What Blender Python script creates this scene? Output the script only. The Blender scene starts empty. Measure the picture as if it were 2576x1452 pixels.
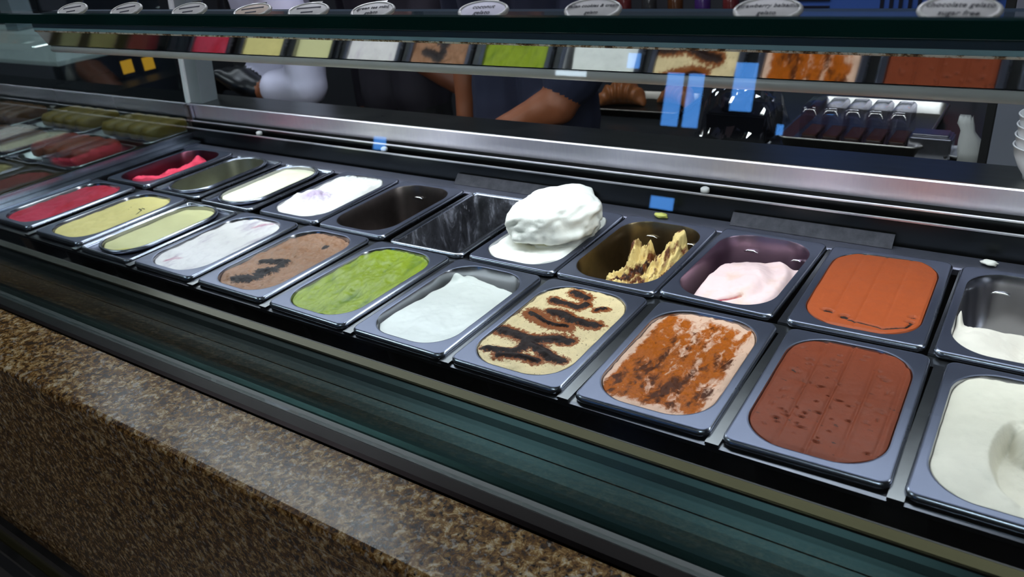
import bpy, bmesh, math, random
import numpy as np
from mathutils import Vector, Matrix, noise as mnoise

random.seed(7)
S = bpy.context.scene
COL = S.collection
Z0 = 0.95                     # height of the pan flanges above the floor

# ------------------------------------------------------------------ camera
R = ((0.82430086, 0.55861113, -0.09209614),      # right
     (0.18801354, -0.42353455, -0.88615427),     # down
     (-0.53402153, 0.71314241, -0.45414635))     # forward
CAM = Vector((0.50147565, -0.68391349, 0.5655657 + Z0))
cd = bpy.data.cameras.new('camera')
cd.sensor_width = 36.0
cd.lens = 1987.6 / 2576 * 36.0
cd.clip_start = 0.02
cd.dof.use_dof = True
cd.dof.focus_distance = 1.10
cd.dof.aperture_fstop = 7.0
cam = bpy.data.objects.new('camera', cd)
COL.objects.link(cam)
m = Matrix.Identity(4)
for i in range(3):
    m[i][0] = R[0][i]; m[i][1] = -R[1][i]; m[i][2] = -R[2][i]; m[i][3] = CAM[i]
cam.matrix_world = m
S.camera = cam

# ------------------------------------------------------------------ world, exposure
S.view_settings.view_transform = 'Standard'
S.view_settings.look = 'None'
S.view_settings.gamma = 1.0
S.view_settings.exposure = 0.28
S.view_settings.use_curve_mapping = False
W = bpy.data.worlds.new('world'); S.world = W
W.use_nodes = True
W.node_tree.nodes['Background'].inputs[0].default_value = (0.05, 0.06, 0.10, 1)
W.node_tree.nodes['Background'].inputs[1].default_value = 0.3
S.cycles.transparent_max_bounces = 16
S.cycles.max_bounces = 8
S.cycles.caustics_reflective = False
S.cycles.caustics_refractive = False

CASE_LAMP = 13.0        # emission of the tube under the case beam
CEIL_LAMP = 13.0         # ceiling panels over the customers
KITCHEN_LAMP = 12.0      # ceiling panels over the staff
WINDOW_GLOW = 5.0

# ------------------------------------------------------------------ materials
class NT:
    def __init__(s, name):
        s.m = bpy.data.materials.new(name); s.m.use_nodes = True
        s.t = s.m.node_tree; s.b = s.t.nodes['Principled BSDF']; s.out = s.t.nodes['Material Output']
    def n(s, typ, ins=None, **kw):
        nd = s.t.nodes.new(typ)
        for k, v in kw.items(): setattr(nd, k, v)
        for k, v in (ins or {}).items():
            if hasattr(v, 'is_output'): s.t.links.new(v, nd.inputs[k])
            else: nd.inputs[k].default_value = v
        return nd
    def set(s, **kw):
        for k, v in kw.items():
            k = k.replace('_', ' ')
            if hasattr(v, 'is_output'): s.t.links.new(v, s.b.inputs[k])
            else: s.b.inputs[k].default_value = v
    def coord(s, scale=(1, 1, 1)):
        c = s.n('ShaderNodeTexCoord')
        return s.n('ShaderNodeMapping', {'Vector': c.outputs['Object'], 'Scale': scale}).outputs[0]
    def noise(s, vec, scale, detail=4, rough=.55, dist=0):
        return s.n('ShaderNodeTexNoise', {'Vector': vec, 'Scale': scale, 'Detail': detail, 'Roughness': rough, 'Distortion': dist}).outputs[0]
    def ramp(s, fac, stops, interp='LINEAR'):
        r = s.n('ShaderNodeValToRGB', {'Fac': fac}); r.color_ramp.interpolation = interp
        e = r.color_ramp.elements
        while len(e) < len(stops): e.new(.5)
        for el, (p, c) in zip(e, stops):
            el.position = p; el.color = (c[0], c[1], c[2], 1) if hasattr(c, '__len__') else (c, c, c, 1)
        return r.outputs[0]
    def mix(s, fac, a, b, blend='MIX'):
        nd = s.n('ShaderNodeMix', data_type='RGBA', blend_type=blend)
        for i, v in ((0, fac), (6, a), (7, b)):
            if hasattr(v, 'is_output'): s.t.links.new(v, nd.inputs[i])
            else: nd.inputs[i].default_value = v if i == 0 else (v[0], v[1], v[2], 1)
        return nd.outputs[2]
    def math(s, op, a, b=0.0, clamp=False):
        nd = s.n('ShaderNodeMath', operation=op, use_clamp=clamp)
        for i, v in ((0, a), (1, b)):
            if hasattr(v, 'is_output'): s.t.links.new(v, nd.inputs[i])
            else: nd.inputs[i].default_value = v
        return nd.outputs[0]
    def bump(s, h, strength=.3, dist=.002):
        b = s.n('ShaderNodeBump', {'Height': h, 'Strength': strength, 'Distance': dist})
        s.t.links.new(b.outputs[0], s.b.inputs['Normal'])

def c4(c): return (c[0], c[1], c[2], 1)

def plain(name, col, rough=.5, metal=0.0, var=.12, scale=30, spec=.5):
    t = NT(name); v = t.coord()
    f = t.noise(v, scale, 3)
    t.set(Base_Color=t.mix(f, [x*(1-var) for x in col], [min(1, x*(1+var)) for x in col]), Roughness=rough, Metallic=metal)
    t.b.inputs['Specular IOR Level'].default_value = spec
    return t.m

def steel(name, col, rough, stretch=(1, 1, 1), var=.18, smudge=.12, scale=60):
    t = NT(name); v = t.coord(stretch)
    f = t.noise(v, scale, 6, .65)
    g = t.noise(t.coord(), 14, 4, .6)
    t.set(Base_Color=t.mix(f, [x*(1-var) for x in col], [min(1, x*(1+var)) for x in col]), Metallic=1.0,
          Roughness=t.math('ADD', t.math('MULTIPLY', g, smudge), rough - smudge/2))
    return t.m

def emis(name, col, strength):
    t = NT(name)
    e = t.n('ShaderNodeEmission', {'Color': c4(col), 'Strength': strength})
    t.t.links.new(e.outputs[0], t.out.inputs[0])
    return t.m

def pane(name, tint=(.93, .97, .96), f0=.05):
    t = NT(name)
    lw = t.n('ShaderNodeLayerWeight', {'Blend': .5}).outputs['Facing']
    p5 = t.math('POWER', lw, 5.0)
    fac = t.math('ADD', t.math('MULTIPLY', p5, 1-f0), f0, True)
    a = t.n('ShaderNodeBsdfTransparent', {'Color': c4(tint)})
    g = t.n('ShaderNodeBsdfGlossy', {'Color': (1, 1, 1, 1), 'Roughness': 0.0})
    mx = t.n('ShaderNodeMixShader', {0: fac})
    t.t.links.new(a.outputs[0], mx.inputs[1]); t.t.links.new(g.outputs[0], mx.inputs[2])
    t.t.links.new(mx.outputs[0], t.out.inputs[0])
    return t.m

def granite(name):
    t = NT(name); v = t.coord((1, 1, 1))
    a = t.noise(v, 85, 6, .78, .5)
    b = t.noise(v, 170, 4, .7)
    d = t.noise(v, 110, 4, .65, .4)
    c1 = t.ramp(a, [(.36, (.008, .004, .002)), (.44, (.060, .026, .006)), (.51, (.145, .070, .016)), (.57, (.28, .18, .070)), (.66, (.44, .37, .26))])
    dark = t.ramp(b, [(.36, 1.0), (.45, 0.0)])
    c2 = t.mix(dark, c1, (.006, .004, .003))
    grey = t.ramp(d, [(.57, 0.0), (.64, .6)])
    c3 = t.mix(grey, c2, (.27, .25, .22))
    t.set(Base_Color=c3, Roughness=.2)
    return t.m

def gel(name, c0, c1=None, c2=None, rough=.5, var=.1, k=.5, w=.12, nscale=120, fine=260, bumps=.35, sss=0.0, gloss1=None, stretch=(1, 1, 1), fleck=None, spec=.2):
    """gelato: base colour, two toppings or tones driven by vertex masks broken up by noise"""
    t = NT(name); v = t.coord(); vs = t.coord(stretch)
    n0 = t.noise(v, 45, 4)
    base = t.mix(n0, [x*(1-var) for x in c0], [min(1, x*(1+var)) for x in c0])
    nf = t.noise(vs, nscale, 6, .68, .4)
    att = t.n('ShaderNodeVertexColor', layer_name='masks').outputs[0]
    sep = t.n('ShaderNodeSeparateColor', {0: att})
    col = base; r = None
    if fleck:
        fm = t.ramp(t.noise(vs, fleck[1], 3, .6), [(fleck[2], 0.0), (fleck[2] + .06, 1.0)])
        col = t.mix(fm, col, fleck[0])
    for i, c in enumerate((c1, c2)):
        if c is None: continue
        mk = t.math('ADD', sep.outputs[i], t.math('MULTIPLY', t.math('SUBTRACT', nf, .5), k))
        mm = t.ramp(mk, [(.5 - w, 0.0), (.5 + w, 1.0)])
        vary = t.mix(t.noise(v, 420, 3), [x*.6 for x in c], [min(1, x*1.4) for x in c])
        col = t.mix(mm, col, vary); r = mm
    t.set(Base_Color=col)
    t.b.inputs['Specular IOR Level'].default_value = spec
    if gloss1 is not None and r is not None:
        t.set(Roughness=t.math('ADD', t.math('MULTIPLY', r, gloss1 - rough), rough))
    else: t.set(Roughness=rough)
    if sss:
        t.set(Subsurface_Weight=sss, Subsurface_Radius=(.006, .004, .003), Subsurface_Scale=1.0)
    t.bump(t.math('ADD', t.noise(v, fine, 5, .7), t.math('MULTIPLY', nf, .6)), bumps, .0012)
    return t.m

STEEL = steel('pan_steel', (.125, .138, .195), .42, (1, .25, 1), .10)
STEEL_IN = steel('pan_steel_inside', (.40, .40, .44), .22, (1, 1, 1), .08)
LIP = steel('rolled_edge_steel', (.30, .32, .38), .26)
FROST = None
BRUSH = steel('brushed_ledge_steel', (.86, .83, .98), .42, (1, 1, .25), .12, .06, scale=160)
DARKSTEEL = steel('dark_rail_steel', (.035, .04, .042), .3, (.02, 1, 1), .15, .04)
RAILEDGE = steel('bright_rail_edge', (.85, .85, .9), .35)
MIRROR = steel('polished_beam_face', (.62, .60, .58), .045, (.05, 1, 1), .06, .02)
TEAL = steel('channel_aluminium', (.010, .021, .020), .32, (.03, 1, 1), .15, .05)  # tint and reflection of the green glass put into the aluminium's base colour
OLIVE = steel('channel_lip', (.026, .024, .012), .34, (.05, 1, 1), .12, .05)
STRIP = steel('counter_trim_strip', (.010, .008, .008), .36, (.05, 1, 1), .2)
BLACK = plain('black_recess', (.006, .006, .007), .55)
RUBBER = plain('black_rubber', (.008, .012, .012), .4)
GRANITE = granite('granite')
GLASS = pane('case_glass')
GLASS_END = pane('end_glass', (.80, .90, .90), .09)
GREENEDGE = plain('green_glass_edge', (.002, .022, .018), .12, 0, .5, 6)
WHITEP = plain('white_plastic', (.62, .63, .60), .35)
SEAM = plain('pale_sealant', (.30, .27, .2), .6)

# ------------------------------------------------------------------ mesh helpers
def add(name, verts, faces, mat, parent=None, loc=(0, 0, 0), rotz=0, smooth=False, uvmask=None):
    me = bpy.data.meshes.new(name)
    me.from_pydata([tuple(v) for v in verts], [], faces); me.update()
    if mat: me.materials.append(mat)
    if smooth: me.shade_smooth()
    o = bpy.data.objects.new(name, me); COL.objects.link(o)
    o.location = loc; o.rotation_euler = (0, 0, rotz)
    if parent: o.parent = parent
    return o

def from_bm(name, bm, mat, parent=None, loc=(0, 0, 0), rotz=0, smooth=False):
    me = bpy.data.meshes.new(name); bm.to_mesh(me); bm.free()
    if mat: me.materials.append(mat)
    if smooth: me.shade_smooth()
    o = bpy.data.objects.new(name, me); COL.objects.link(o)
    o.location = loc; o.rotation_euler = (0, 0, rotz)
    if parent: o.parent = parent
    return o

def empty(name, loc, label=None, cat=None, group=None, rotz=0):
    o = bpy.data.objects.new(name, None); COL.objects.link(o)
    o.location = loc; o.rotation_euler = (0, 0, rotz); o.empty_display_size = .05
    if label: tag(o, label, cat, group)
    return o

def tag(o, label=None, cat=None, group=None, kind=None):
    if label: o['label'] = label
    if cat: o['category'] = cat
    if group: o['group'] = group
    if kind: o['kind'] = kind
    return o

def box(name, a, b, mat, parent=None, bevel=0.0, loc=(0, 0, 0), rotz=0, smooth=False):
    bm = bmesh.new()
    bmesh.ops.create_cube(bm, size=1)
    for v in bm.verts:
        v.co = Vector([(a[i] + b[i])/2 + v.co[i]*(b[i] - a[i]) for i in range(3)])
    if bevel: bmesh.ops.bevel(bm, geom=bm.edges[:], offset=bevel, segments=2, affect='EDGES')
    return from_bm(name, bm, mat, parent, loc, rotz, smooth)

def prof(name, pts, x0, x1, mat, parent=None, smooth=False):
    """closed (y, z) outline, z relative to the pans, run along X"""
    n = len(pts)
    V = [(x0, y, z) for y, z in pts] + [(x1, y, z) for y, z in pts]
    F = [(i, (i+1) % n, n + (i+1) % n, n + i) for i in range(n)]
    F += [tuple(range(n))[::-1], tuple(range(n, 2*n))]
    o = add(name, V, F, mat, parent, (0, 0, 0), 0, smooth)
    if not parent: o.location = (0, 0, Z0)
    bm = bmesh.new(); bm.from_mesh(o.data); bmesh.ops.recalc_face_normals(bm, faces=bm.faces[:]); bm.to_mesh(o.data); bm.free()
    return o

def tube(bm, pts, r, seg=10, closed=False, flat=1.0):
    pts = [Vector(p) for p in pts]; rings = []
    n = len(pts)
    up = Vector((0, 0, 1))
    for i, p in enumerate(pts):
        a = pts[i-1] if (i or closed) else p
        b = pts[(i+1) % n] if (i < n-1 or closed) else p
        d = (b - a).normalized()
        s = d.cross(up)
        if s.length < 1e-3: s = d.cross(Vector((1, 0, 0)))
        s.normalize(); u = s.cross(d).normalized()
        rr = r[i] if hasattr(r, '__len__') else r
        rings.append([bm.verts.new(p + s*math.cos(2*math.pi*k/seg)*rr + u*math.sin(2*math.pi*k/seg)*rr*flat) for k in range(seg)])
    m = n if closed else n-1
    for i in range(m):
        A, B = rings[i], rings[(i+1) % n]
        for k in range(seg): bm.faces.new((A[k], A[(k+1) % seg], B[(k+1) % seg], B[k]))
    if not closed:
        bm.faces.new(rings[0][::-1]); bm.faces.new(rings[-1])

def lathe(name, profile, mat, parent=None, loc=(0, 0, 0), seg=40, smooth=True, sx=1, sy=1):
    V, F = [], []
    for r, z in profile:
        for k in range(seg):
            a = 2*math.pi*k/seg; V.append((r*math.cos(a)*sx, r*math.sin(a)*sy, z))
    for i in range(len(profile)-1):
        for k in range(seg):
            F.append((i*seg+k, i*seg+(k+1) % seg, (i+1)*seg+(k+1) % seg, (i+1)*seg+k))
    if profile[0][0] > 1e-5: F.append(tuple(range(seg))[::-1])
    if profile[-1][0] > 1e-5: F.append(tuple(range((len(profile)-1)*seg, len(profile)*seg)))
    return add(name, V, F, mat, parent, loc, 0, smooth)

def rrect(a, b, r, n=96):
    """n points round a rounded rectangle, half sizes a and b, starting at +x"""
    r = min(r, a, b)
    segs = [((a, -(b-r)), (a, b-r)), None, ((a-r, b), (-(a-r), b)), None, ((-a, b-r), (-a, -(b-r))), None, ((-(a-r), -b), (a-r, -b)), None]
    pts = []
    q = n // 8
    cs = [(a-r, b-r, 0), (-(a-r), b-r, 90), (-(a-r), -(b-r), 180), (a-r, -(b-r), 270)]
    lines = [((a, -(b-r)), (a, b-r)), ((a-r, b), (-(a-r), b)), ((-a, b-r), (-a, -(b-r))), ((-(a-r), -b), (a-r, -b))]
    for i in range(4):
        (x0, y0), (x1, y1) = lines[i]
        for k in range(q): t = k/q; pts.append((x0+(x1-x0)*t, y0+(y1-y0)*t))
        cx, cy, s = cs[i]
        for k in range(q):
            a_ = math.radians(s + 90*k/q); pts.append((cx + r*math.cos(a_), cy + r*math.sin(a_)))
    return pts

def loft(name, rings, mat, parent=None, loc=(0, 0, 0), cap_last=False, cap_first=False, smooth=True, rotz=0):
    n = len(rings[0]); V = [p for rg in rings for p in rg]; F = []
    for i in range(len(rings)-1):
        for k in range(n):
            F.append((i*n+k, i*n+(k+1) % n, (i+1)*n+(k+1) % n, (i+1)*n+k))
    if cap_first: F.append(tuple(range(n))[::-1])
    if cap_last: F.append(tuple(range((len(rings)-1)*n, len(rings)*n)))
    return add(name, V, F, mat, parent, loc, rotz, smooth)

def ring3(pts, z): return [(x, y, z) for x, y in pts]

def fbm(x, y, s, o=4, seed=0.0):
    return mnoise.fractal(Vector((x*s + seed, y*s - seed*.7, seed*1.3)), 1.0, 2.0, o)

def sst(a, b, x):
    t = max(0.0, min(1.0, (x-a)/(b-a))); return t*t*(3-2*t)

def segdist(px, py, poly):
    best = 1e9
    if len(poly) == 1: return math.hypot(px-poly[0][0], py-poly[0][1])
    for (x0, y0), (x1, y1) in zip(poly[:-1], poly[1:]):
        dx, dy = x1-x0, y1-y0; l = dx*dx+dy*dy or 1e-9
        t = max(0, min(1, ((px-x0)*dx+(py-y0)*dy)/l))
        best = min(best, math.hypot(px-x0-t*dx, py-y0-t*dy))
    return best

# ------------------------------------------------------------------ the room
def room_box(name, a, b, mat):
    o = box(name, a, b, mat); tag(o, kind='structure'); return o
FLOOR = plain('dark_floor_tile', (.03, .027, .025), .35)
WALLD = plain('dark_wall_paint', (.022, .024, .03), .7, 0, .2, 4)
WALLF = plain('far_wall_paint', (.05, .045, .04), .8, 0, .3, 2)
CEILM = plain('dark_ceiling_paint', (.08, .08, .085), .8)
XL, XR, YF, YB, H = -6.0, 3.0, -5.0, 2.45, 3.1
room_box('floor', (XL, YF, -.08), (XR, YB, 0), FLOOR)
room_box('ceiling', (XL, YF, H), (XR, YB, H+.08), CEILM)
room_box('wall_back', (XL, YB, 0), (XR, YB+.1, H), WALLD)
room_box('wall_left', (XL-.1, YF, 0), (XL, YB, H), WALLD)
room_box('wall_right', (XR, YF, 0), (XR+.1, YB, H), WALLD)
room_box('wall_front', (XL, YF-.1, 0), (XR, YF, H), WALLF)

# windows in the wall behind the customers: their blue dusk light is what the case glass mirrors
GLOWB = emis('blue_dusk_pane', (.10, .36, 1.0), WINDOW_GLOW)
GLOWW = emis('white_wall_lamp', (.72, .86, 1.0), 6.0)
FRAMED = plain('dark_window_frame', (.01, .01, .012), .5)
def window(i, x0, x1, z0, z1, mull, mat=GLOWB):
    root = empty('window_%d' % i, ((x0+x1)/2, YF, Z0+z0)); tag(root, kind='structure')
    hx = (x1-x0)/2; h = z1-z0
    edges = [-hx] + [(-hx + 2*hx*m_) for m_ in mull] + [hx]
    for a, b in zip(edges[:-1], edges[1:]):
        box('window_pane', (a+.012, .004, .012), (b-.012, .012, h-.012), mat, root)
    for e in edges: box('window_bar', (e-.014, .002, -.014), (e+.014, .03, h+.014), FRAMED, root)
    for z in (0, h): box('window_rail', (-hx-.014, .002, z-.014), (hx+.014, .031, z+.014), FRAMED, root)
window(1, -1.96, -1.64, .68, 1.09, [.52])
window(2, -1.46, -1.27, .82, 1.18, [])
window(3, -2.30, -2.16, 1.08, 1.22, [])
window(4, -1.11, -1.03, .68, .78, [])
window(5, -2.92, -2.60, 1.00, 1.07, [], GLOWW)  # white wall lamp panel, set in the same frame as the windows
window(6, -4.82, -4.62, .24, .39, [])
window(7, -1.95, -1.73, .07, .19, [])

# ceiling lamps
LAMPC = emis('cool_ceiling_lamp', (.86, .92, 1.0), CEIL_LAMP)
LAMPK = emis('kitchen_ceiling_lamp', (.82, .86, 1.0), KITCHEN_LAMP)
LAMPR = emis('narrow_ceiling_lamp', (.86, .90, 1.0), 17.0)
LAMPW = emis('warm_downlight', (1.0, .80, .48), 30.0)
TRIM = plain('lamp_trim', (.5, .5, .5), .4)
def panel(x, y, sx, sy, mat, label):
    r = empty('ceiling_lamp', (x, y, H), label, 'ceiling lamp', 'ceiling lamp panels')
    box('lamp_frame', (-sx/2-.03, -sy/2-.03, -.03), (sx/2+.03, sy/2+.03, -.001), TRIM, r)
    box('lamp_diffuser', (-sx/2, -sy/2, -.036), (sx/2, sy/2, -.0305), mat, r)
panel(-3.1, 1.22, 2.6, .10, LAMPR, 'long narrow ceiling lamp panel beyond the chef')
panel(-2.6, -1.6, 1.2, .6, LAMPC, 'ceiling lamp panel over the customer hall')
panel(.9, -2.6, 1.2, .6, LAMPC, 'ceiling lamp panel over the right of the hall')
panel(-1.3, .80, .9, .35, LAMPK, 'ceiling lamp panel above the chef in white')
panel(-.05, .90, .9, .35, LAMPK, 'ceiling lamp panel above the back work counter')
for x in (-.75, -.1, .55):
    r = empty('ceiling_downlight', (x, -.12, H), 'small round warm downlight in the ceiling', 'downlight', 'warm downlights')
    lathe('downlight_ring', [(.05, -.001), (.062, -.001), (.062, -.018), (.05, -.018)], TRIM, r)
    lathe('downlight_lens', [(0, -.012), (.049, -.012), (.049, -.006), (0, -.006)], LAMPW, r)

# ------------------------------------------------------------------ granite counter in front
X0, X1 = -2.6, 1.1
GC = empty('granite_counter', (0, 0, Z0), 'brown speckled granite counter ledge and front below the glass case', 'counter')
prof('counter_slab', [(-.19, -.04), (-.288, -.04), (-.2935, -.0425), (-.296, -.048), (-.296, -.0765), (-.19, -.0765)], X0, X1, GRANITE, GC)
prof('seam_line', [(-.2925, -.0768), (-.2945, -.0775), (-.2945, -.0795), (-.28, -.0795), (-.28, -.0768)], X0, X1, SEAM, GC)
prof('front_panel', [(-.292, -.0797), (-.292, -.52), (-.25, -.52), (-.25, -.0797)], X0, X1, GRANITE, GC)
CHROME = steel('chrome_trim', (.5, .48, .45), .12)
KICKG = plain('dark_olive_kick_panel', (.035, .03, .008), .12)
prof('trim_rail', [(-.30, -.521), (-.312, -.524), (-.316, -.532), (-.312, -.54), (-.26, -.54), (-.26, -.521)], X0, X1, CHROME, GC)
prof('kick_panel', [(-.30, -.5405), (-.30, -.63), (-.27, -.63), (-.27, -.5405)], X0, X1, KICKG, GC)
prof('trim_rail', [(-.302, -.6305), (-.315, -.637), (-.315, -.65), (-.26, -.655), (-.26, -.6305)], X0, X1, CHROME, GC)
prof('plinth', [(-.25, -.6555), (-.25, -.9499), (-.2, -.9499), (-.2, -.6555)], X0, X1, BLACK, GC)

# ------------------------------------------------------------------ the display case
XE = -1.555                       # plane of the left end glass
DC = empty('gelato_display_case', (0, 0, Z0), 'long refrigerated glass gelato display case with steel rails', 'display case')
XA, XB = XE, 1.05
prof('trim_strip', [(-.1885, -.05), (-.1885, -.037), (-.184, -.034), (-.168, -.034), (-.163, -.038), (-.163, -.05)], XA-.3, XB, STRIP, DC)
prof('glass_groove', [(-.1625, -.055), (-.1625, -.046), (-.1435, -.046), (-.1435, -.055)], XA-.3, XB, RUBBER, DC)
# ribbed aluminium channel
rib = [(-.143, -.055), (-.143, -.0505), (-.1395, -.0470), (-.134, -.0425), (-.126, -.0385), (-.116, -.0352), (-.104, -.0325), (-.0945, -.0308), (-.0940, -.0315), (-.0932, -.0315), (-.0926, -.0304), (-.080, -.0278), (-.0735, -.0262), (-.0720, -.0256), (-.0640, -.0228), (-.0545, -.0205), (-.0545, -.055)]
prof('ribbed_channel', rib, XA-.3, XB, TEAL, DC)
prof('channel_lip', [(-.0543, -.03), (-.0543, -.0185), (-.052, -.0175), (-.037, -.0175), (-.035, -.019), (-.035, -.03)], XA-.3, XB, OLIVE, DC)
# inner trough
prof('trough_front', [(-.0345, -.022), (-.0345, -.17), (-.0295, -.17), (-.0295, -.022)], XA, XB, BLACK, DC)
prof('trough_floor', [(-.029, -.17), (.6395, -.17), (.6395, -.165), (-.029, -.165)], XA, XB, BLACK, DC)
BARS = steel('support_bar_steel', (.13, .135, .145), .3)
prof('support_rail', [(-.006, -.018), (-.006, -.0125), (-.001, -.0115), (.012, -.0115), (.012, -.018)], XA+.02, XB, BARS, DC)
prof('support_rail', [(.262, -.018), (.262, -.0115), (.285, -.0115), (.285, -.018)], XA+.02, XB, BARS, DC)
BACKSTRIP = steel('back_strip_steel', (.26, .26, .33), .42)
prof('support_rail', [(.545, -.018), (.545, -.009), (.548, -.007), (.592, -.0065), (.594, -.009), (.594, -.018)], XA+.02, XB, BACKSTRIP, DC)
for x in (-1.29, -1.098, -.904, -.710, -.5155, -.322, -.135, .0545, .248, .437):
    box('cross_bar', (x-.009, -.0055, -.0112), (x+.007, .2615, -.0075), BARS, DC)
    box('cross_bar', (x-.02, .2855, -.0112), (x-.004, .5445, -.0075), BARS, DC)
# back: gap, two sliding-door rails, ledge
prof('rail_base', [(.5975, -.05), (.5975, -.022), (.64, -.022), (.64, -.05)], XA, XB, BLACK, DC)
dr = prof('door_rail', [(.600, -.0215), (.600, .0335), (.6035, .0335), (.6035, -.0215)], XA, XB, DARKSTEEL, DC)
prof('rail_edge', [(.5993, .0337), (.5993, .0362), (.6042, .0362), (.6042, .0337)], XA, XB, RAILEDGE, dr)
dr = prof('door_rail', [(.620, -.0215), (.620, .047), (.6235, .047), (.6235, -.0215)], XA, XB, DARKSTEEL, DC)
prof('rail_edge', [(.6192, .0472), (.6192, .0494), (.6242, .0494), (.6242, .0472)], XA, XB, RAILEDGE, dr)
prof('back_ledge', [(.640, .051), (.640, .0895), (.6415, .092), (.742, .092), (.742, .051)], XA-.03, XB, BRUSH, DC)
prof('back_wall', [(.641, .0508), (.641, -.94), (.73, -.94), (.73, .0508)], XA, XB, BLACK, DC)
LEDGETOP = steel('ledge_top_steel', (.20, .21, .20), .30, (.1, 1, 1), .2)
box('ledge_top', (XA-.028, .6425, .0921), (XB, .7415, .0935), LEDGETOP, DC)
FROSTST = steel('frosted_bracket_steel', (.040, .040, .048), .45, (1, 1, 1), .8, .2, 60)
for a, b in ((-.572, -.232), (.050, .316)):
    prof('bracket_plate', [(.578, -.006), (.5955, .012), (.598, .012), (.598, .010), (.581, -.006)], a, b, FROSTST, DC)
STUD = plain('white_guide_stud', (.6, .6, .6), .4)
for x in (-1.25, -.80, -.01, .62):
    lathe('guide_stud', [(0, .0), (.008, .0), (.008, .007), (.005, .009), (0, .009)], STUD, DC, (x, .612, .0362), 16)
# left end: base bar, post, pane
ENDBAR = steel('end_bar_steel', (.34, .38, .44), .22)
box('end_bar', (XE+.006, -.14, -.017), (XE+.062, .595, .004), ENDBAR, DC, .003)
box('end_bar', (XE+.006, -.14, .0045), (XE+.022, .62, .022), ENDBAR, DC, .002)
def leanbox(name, xa, xb, y0, y1, z0, z1, lean, mat):
    V = []
    for z in (z0, z1):
        dy = lean*(z-z0)
        V += [(xa, y0+dy, z), (xb, y0+dy, z), (xb, y1+dy, z), (xa, y1+dy, z)]
    F = [(0, 3, 2, 1), (4, 5, 6, 7), (0, 1, 5, 4), (1, 2, 6, 5), (2, 3, 7, 6), (3, 0, 4, 7)]
    return add(name, V, F, mat, DC)
POSTW = plain('white_post_edge', (.88, .90, .96), .3)  # near white: lamp light on this edge is put into the colour
POSTG = plain('grey_post_panel', (.20, .23, .25), .4)
leanbox('post_edge', XE-.034, XE-.018, .640, .648, .0925, .43, .12, POSTW)
leanbox('corner_post', XE-.017, XE+.036, .646, .70, .0937, .43, .12, POSTG)
box('corner_foot', (XE-.032, .628, -.02), (XE-.002, .6385, .0905), ENDBAR, DC, .002)
box('end_glass', (XE-.0055, -.1, .0225), (XE+.0015, .62, .444), GLASS_END, DC)
# front pane, top shelf, green polished edge
def slab(name, p, q, th, x0, x1, mat):
    d = Vector((q[0]-p[0], q[1]-p[1])).normalized(); n = Vector((-d.y, d.x))*th/2
    pts = [(p[0]+n.x, p[1]+n.y), (q[0]+n.x, q[1]+n.y), (q[0]-n.x, q[1]-n.y), (p[0]-n.x, p[1]-n.y)]
    return prof(name, pts, x0, x1, mat, DC)
slab('front_glass', (-.153, -.0455), (-.0605, .4435), .006, XA-.006, XB, GLASS)
prof('top_glass', [(-.0555, .4425), (-.0555, .4485), (.020, .4485), (.020, .4425)], XA-.006, XB, GLASS, DC)
prof('top_rim', [(-.064, .4442), (-.0650, .4575), (-.0565, .4580), (-.0560, .4442)], XA-.01, XB, GREENEDGE, DC)
# lamp beam under the top shelf
BEAMD = plain('beam_dark_paint', (.02, .04, .06), .35)
BEAMT = plain('beam_teal_reflect_paint', (.26, .42, .46), .35, 0, .3, 12)  # teal paint lightened; the blue reflections on it are put into its colour
def rusty():
    t = NT('rusty_white_seal'); v = t.coord((1, 1, 1))
    f = t.noise(v, 60, 5, .75)
    t.set(Base_Color=t.ramp(f, [(.40, (.06, .02, .006)), (.47, (.4, .25, .12)), (.54, (.9, .86, .76))]), Roughness=.6)
    return t.m
RUST = rusty()
XBM = -1.50
prof('beam_top', [(.255, .3862), (.255, .4005), (.33, .4005), (.33, .3862)], XBM, XB, BEAMD, DC)
prof('beam_line', [(.2525, .3825), (.2525, .3858), (.33, .3858), (.33, .3825)], XBM, XB, WHITEP, DC)
prof('beam_band', [(.2555, .3725), (.2555, .3822), (.33, .3822), (.33, .3725)], XBM, XB, BEAMD, DC)
prof('beam_face', [(.2560, .3665), (.2560, .3722), (.33, .3722), (.33, .3665)], XBM, XB, BEAMT, DC)
prof('seal_strip', [(.2570, .3632), (.2555, .3655), (.2575, .3663), (.33, .3663), (.33, .3632)], XBM, XB, RUST, DC)
prof('mirror_face', [(.2592, .3630), (.2765, .3290), (.30, .3290), (.30, .3630)], XBM, XB, MIRROR, DC)
a = [(.2855+.0085*math.cos(t_*math.pi/8), .3200+.0085*math.sin(t_*math.pi/8)) for t_ in range(16)]
prof('beam_lip', a, XBM, XB, WHITEP, DC, True)
TUBEM = emis('case_lamp_tube', (.93, .96, 1.0), CASE_LAMP)
prof('lamp_housing', [(.2955, .3195), (.2955, .3285), (.362, .3285), (.362, .3195)], XBM, XB, WHITEP, DC)
prof('lamp_diffuser', [(.2965, .3145), (.2965, .3190), (.361, .3190), (.361, .3145)], XBM+.02, XB-.02, TUBEM, DC)

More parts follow.
